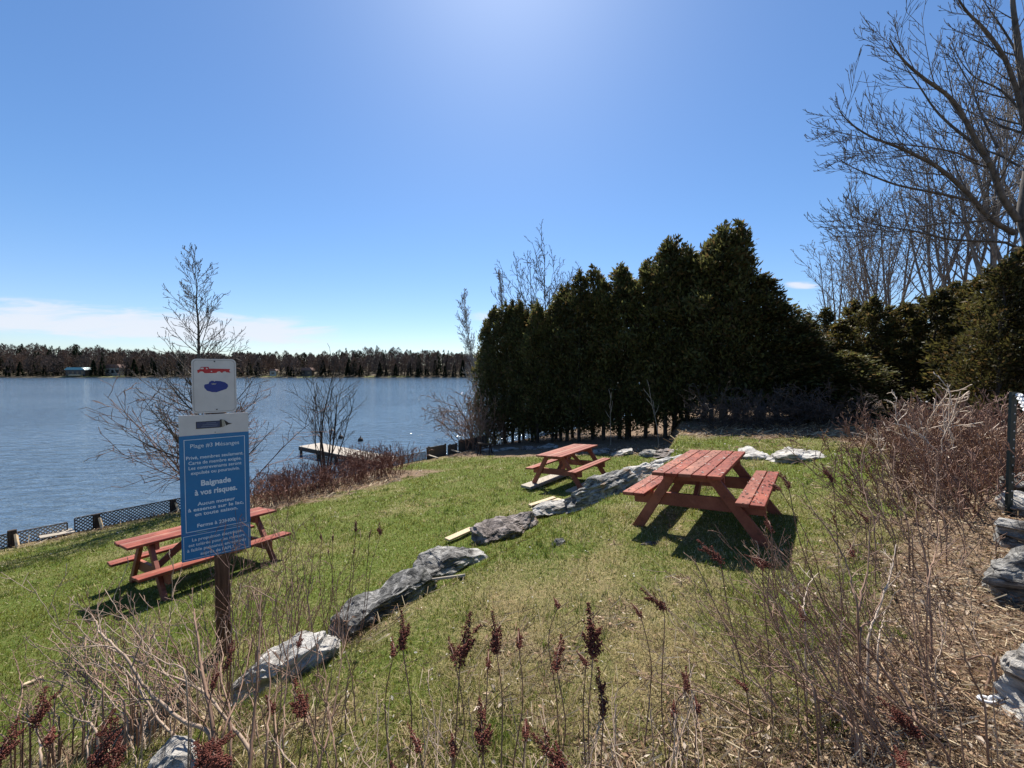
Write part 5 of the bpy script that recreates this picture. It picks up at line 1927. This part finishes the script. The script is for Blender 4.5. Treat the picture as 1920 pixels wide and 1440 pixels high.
left = [((92, 1286), (66, 1358), 1.5, 2), ((106, 1360), (92, 1388), 1.5, 3), ((40, 1345), (-6, 1430), 1.3, 2), ((215, 1328), (190, 1376), 1.5, 4), ((225, 1345), (170, 1450), 1.25, 2), ((236, 1375), (210, 1440), 1.3, 0), ((437, 1200), (424, 1250), 1.9, 4), ((408, 1240), (398, 1290), 1.85, 1), ((545, 1282), (570, 1340), 1.6, 0), ((568, 1180), (560, 1212), 2.2, 1), ((436, 1372), (405, 1402), 1.35, 4), ((372, 1388), (384, 1432), 1.3, 2), ((500, 1300), (510, 1330), 1.7, 3), ((395, 1405), (418, 1440), 1.25, 0)]
order = sorted(range(len(left)), key=lambda i: left[i][0][0])
for i, (t, b_, D, k) in enumerate(left):
    spike_plant('dark red dried flower spike, %s from the left among the left-hand bushes' % ORD[order.index(i)], 'dried flower spikes among the left bushes', t, b_, D, k)
far_ = [((666, 974), (668, 994), 3.0, 4), ((601, 998), (603, 1012), 3.1, 1), ((625, 998), (624, 1014), 3.1, 1), ((697, 990), (693, 1005), 3.0, 3), ((708, 980), (713, 1002), 3.0, 0), ((614, 1026), (616, 1036), 3.1, 3), ((666, 1024), (664, 1036), 3.0, 3)]
order = sorted(range(len(far_)), key=lambda i: far_[i][0][0])
for i, (t, b_, D, k) in enumerate(far_):
    spike_plant('small dried flower spike, %s from the left of those above the dark layered boulder' % ORD[order.index(i)], 'small flower spikes above the layered boulder', t, b_, D, k, (640 + (t[0] - 650) * .5, 1165), .05)
right = [((1306, 1013), (1348, 1052), 1.85, 4, (1420, 1330)), ((1410, 1046), (1428, 1064), 1.9, 3, (1450, 1330)), ((1436, 968), (1446, 995), 1.9, 1, (1520, 1250)), ((1396, 1038), (1440, 1060), 1.9, 1, (1500, 1250)), ((1440, 908), (1462, 918), 2.2, 1, (1640, 1130)), ((1462, 886), (1478, 912), 2.2, 4, (1620, 1150)), ((1540, 868), (1560, 900), 2.6, 1, (1590, 1120)),
         ((1285, 1250), (1286, 1292), 1.6, 4, (1290, 1430)), ((1262, 1315), (1264, 1340), 1.6, 3, (1268, 1430)), ((1306, 1310), (1308, 1330), 1.6, 3, (1312, 1430)), ((1640, 1308), (1722, 1378), 1.6, 0, (1760, 1430)), ((1604, 956), (1626, 976), 2.6, 4, (1700, 1120)), ((1500, 1130), (1506, 1160), 2.0, 3, (1540, 1330)), ((1375, 1270), (1398, 1290), 1.7, 3, (1440, 1420)), ((1680, 1400), (1700, 1440), 1.4, 4, (1720, 1460)), ((1595, 1018), (1598, 1040), 2.4, 3, (1620, 1180))]
order = sorted(range(len(right)), key=lambda i: right[i][0][0])
for i, (t, b_, D, k, bs_) in enumerate(right):
    spike_plant('dark red dried flower spike, %s from the left in the right-hand tangle' % ORD[order.index(i)], 'dried flower spikes in the right-hand tangle', t, b_, D, k, bs_)

# ------------------------------------------------------------------ grass, straw, leaves


def scatter(n, seed, d0, d1, px0=-260, px1=2180):
    g = np.random.default_rng(seed)
    D = np.exp(g.uniform(math.log(d0), math.log(d1), n))
    px = g.uniform(px0, px1, n)
    x = (px - 960) / FPX * D
    return x, D, g


x, y, g = scatter(640000, 31, .95, 19)
lit, stw = litter_mask(x, y), straw_mask(x, y)
d = shore_dist(x, y)
keep = (g.uniform(0, 1, len(x)) > lit * .93) & (d > .25) & (g.uniform(0, 1, len(x)) < .92)
x, y, stw = x[keep], y[keep], stw[keep]
n = len(x)
z = H(x, y)
hgt = g.uniform(.014, .036, n) * (1 + .05 * y) * (.75 + .5 * vnoise(x, y, .5, 9))
wd = g.uniform(.0012, .0022, n) * np.maximum(1, y / 2.2)
az = g.uniform(0, 6.283, n)
lean = g.uniform(.15, 1.25, n)
dry = g.uniform(0, 1, n) < np.clip(stw * 1.0 + .04, .08, .8)
lean = np.where(dry, lean * 1.6, lean)
dirx, diry = np.cos(az), np.sin(az)
b0 = np.stack([x - diry * wd, y + dirx * wd, z - .004], 1)
b1 = np.stack([x + diry * wd, y - dirx * wd, z - .004], 1)
tp = np.stack([x + dirx * hgt * lean, y + diry * hgt * lean, z + hgt * np.where(dry, .75, 1)], 1)
V = np.stack([b0, b1, tp], 1).reshape(-1, 3)
shade = g.uniform(.65, 1.4, n)[:, None]
gr = np.array([.165, .178, .026]) * (1 - .3 * vnoise(x, y, .8, 12)[:, None]) + np.array([.03, .012, .004]) * g.uniform(0, 1, (n, 1))
st_ = np.array([.47, .39, .20]) * (.7 + .5 * g.uniform(0, 1, (n, 1)))
moss = (vnoise(x, y, .45, 15) > .72)[:, None] & (stw > .35)[:, None]
gr = np.where(moss, np.array([.15, .13, .018]), gr)
col = np.where(dry[:, None], st_, gr) * shade
# tufts and thatch: clumps of longer blades
tx_, ty_, g2 = scatter(5200, 37, 1.1, 15)
km = (litter_mask(tx_, ty_) < .75) & (shore_dist(tx_, ty_) > .3) & (vnoise(tx_, ty_, .7, 30) > .45)
tx_, ty_ = tx_[km], ty_[km]
m_ = 14
cx = np.repeat(tx_, m_) + g2.normal(size=len(tx_) * m_) * .022 * np.repeat(np.maximum(1, ty_ / 4), m_)
cy = np.repeat(ty_, m_) + g2.normal(size=len(tx_) * m_) * .022 * np.repeat(np.maximum(1, ty_ / 4), m_)
n2 = len(cx)
cz = H(cx, cy)
h2 = g2.uniform(.03, .075, n2) * (1 + .03 * cy)
w2 = g2.uniform(.0013, .0024, n2) * np.maximum(1, cy / 2.2)
a2, l2 = g2.uniform(0, 6.283, n2), g2.uniform(.2, 1.1, n2)
c2, s2_ = np.cos(a2), np.sin(a2)
V2 = np.stack([np.stack([cx - s2_ * w2, cy + c2 * w2, cz - .004], 1), np.stack([cx + s2_ * w2, cy - c2 * w2, cz - .004], 1), np.stack([cx + c2 * h2 * l2, cy + s2_ * h2 * l2, cz + h2], 1)], 1).reshape(-1, 3)
dr2 = np.repeat(g2.uniform(0, 1, len(tx_)) < np.clip(straw_mask(tx_, ty_) * 1.1, .15, .8), m_)[:, None]
col2 = np.where(dr2, np.array([.46, .38, .2]), np.array([.12, .17, .028])) * g2.uniform(.6, 1.4, (n2, 1))
V, col, n = np.concatenate([V, V2]), np.concatenate([col, col2]), n + n2
tag(link('grass', mesh_np('grass', V, [np.arange(3 * n).reshape(n, 3)], np.repeat(col, 3, axis=0)), M['grass']), 'short spring grass mixed with dry blades on both lawns', 'grass', kind='stuff')


def leaf_quads(x, y, g, smin, smax, cols, up=.012, curl=.5):
    n = len(x)
    z = H(x, y) + g.uniform(.002, up, n)
    c = np.stack([x, y, z], 1)
    a = g.uniform(0, 6.283, n)
    tl = g.normal(size=(n, 2)) * .35
    u = np.stack([np.cos(a), np.sin(a), tl[:, 0]], 1)
    v = np.stack([-np.sin(a), np.cos(a), tl[:, 1]], 1)
    s = (g.uniform(smin, smax, n) * np.maximum(1, y / 4))[:, None]
    w = s * g.uniform(.2, .6, (n, 1))
    k = s * g.uniform(0, curl, (n, 1))
    up_v = np.array([0, 0, 1.])
    V = np.stack([c - u * s, c - u * s * .2 + v * w + up_v * k, c + u * s + up_v * k * .5, c - u * s * .1 - v * w + up_v * k], 1).reshape(-1, 3)
    F = np.arange(4 * n).reshape(n, 4)
    F = np.concatenate([F[:, [0, 1, 2]], F[:, [0, 2, 3]]])
    ci = np.array(cols)[g.integers(0, len(cols), n)] * g.uniform(.7, 1.25, (n, 1))
    return V, F, np.repeat(ci, 4, axis=0)


LC = [(.56, .46, .36), (.40, .27, .165), (.46, .34, .225), (.34, .21, .125), (.52, .42, .32), (.23, .135, .085), (.42, .29, .19), (.3, .18, .1)]
x, y, g = scatter(40000, 33, 1.1, 16, 0, 2300)
lm = litter_mask(x, y)
keep = (g.uniform(0, 1, len(x)) < np.where(x > .3, lm * .9, lm * .35)) & (shore_dist(x, y) > .3)
V1, F1, C1 = leaf_quads(x[keep], y[keep], g, .006, .024, LC, .03)
x, y, g = scatter(4800, 34, 1.2, 17)
keep = (litter_mask(x, y) < .5) & (shore_dist(x, y) > .3) & (g.uniform(0, 1, len(x)) < np.where(line_sd(x, y) > 0, .9, .3))
V2, F2, C2 = leaf_quads(x[keep], y[keep], g, .006, .014, [(.55, .5, .44), (.62, .58, .52), (.4, .3, .2), (.2, .13, .09)], .015)
tag(link('fallen_leaves', mesh_np('fallen_leaves', np.concatenate([V1, V2]), [np.concatenate([F1, F2 + len(V1)])], np.concatenate([C1, C2])), M['leaf']),
    'dry tan leaves lying under the bushes and scattered on the lawn', 'fallen leaves', kind='stuff')
# dry straw and litter stalks lying about
x, y, g = scatter(150000, 35, 1.0, 14, -200, 2250)
lm, sm = litter_mask(x, y), straw_mask(x, y)
near = 1 - sstep(y, 1.6, 3.4)
keep = g.uniform(0, 1, len(x)) < np.clip(lm * .62 + sm * near * .38, 0, 1)
keep &= shore_dist(x, y) > .25
x, y = x[keep], y[keep]
n = len(x)
a = g.uniform(0, 6.283, n)
L = g.uniform(.03, .14, n) * np.maximum(1, y / 5)
w = g.uniform(.0009, .0019, n) * np.maximum(1, y / 2.2)
z = H(x, y)
el = np.abs(g.normal(size=n)) * .32
dx_, dy_ = np.cos(a), np.sin(a)
p0 = np.stack([x, y, z + g.uniform(0, .02, n)], 1)
p1 = p0 + np.stack([dx_ * L * np.cos(el), dy_ * L * np.cos(el), L * np.sin(el)], 1)
s = np.stack([-dy_ * w, dx_ * w, np.zeros(n)], 1)
s2 = np.stack([np.zeros(n), np.zeros(n), w], 1)
V = np.stack([p0 - s - s2, p0 + s + s2, p1 + s + s2, p1 - s - s2], 1).reshape(-1, 3)
SC = np.array([(.48, .36, .22), (.56, .46, .31), (.38, .26, .155), (.24, .15, .09), (.15, .09, .06)])
C = np.repeat(SC[g.integers(0, 5, n)] * g.uniform(.7, 1.2, (n, 1)), 4, axis=0)
tag(link('dry_grass', mesh_np('dry_grass', V, [np.arange(4 * n).reshape(n, 4)], C), M['straw']), 'matted dry stalks and dead grass on the bare edges', 'dry grass', kind='stuff')
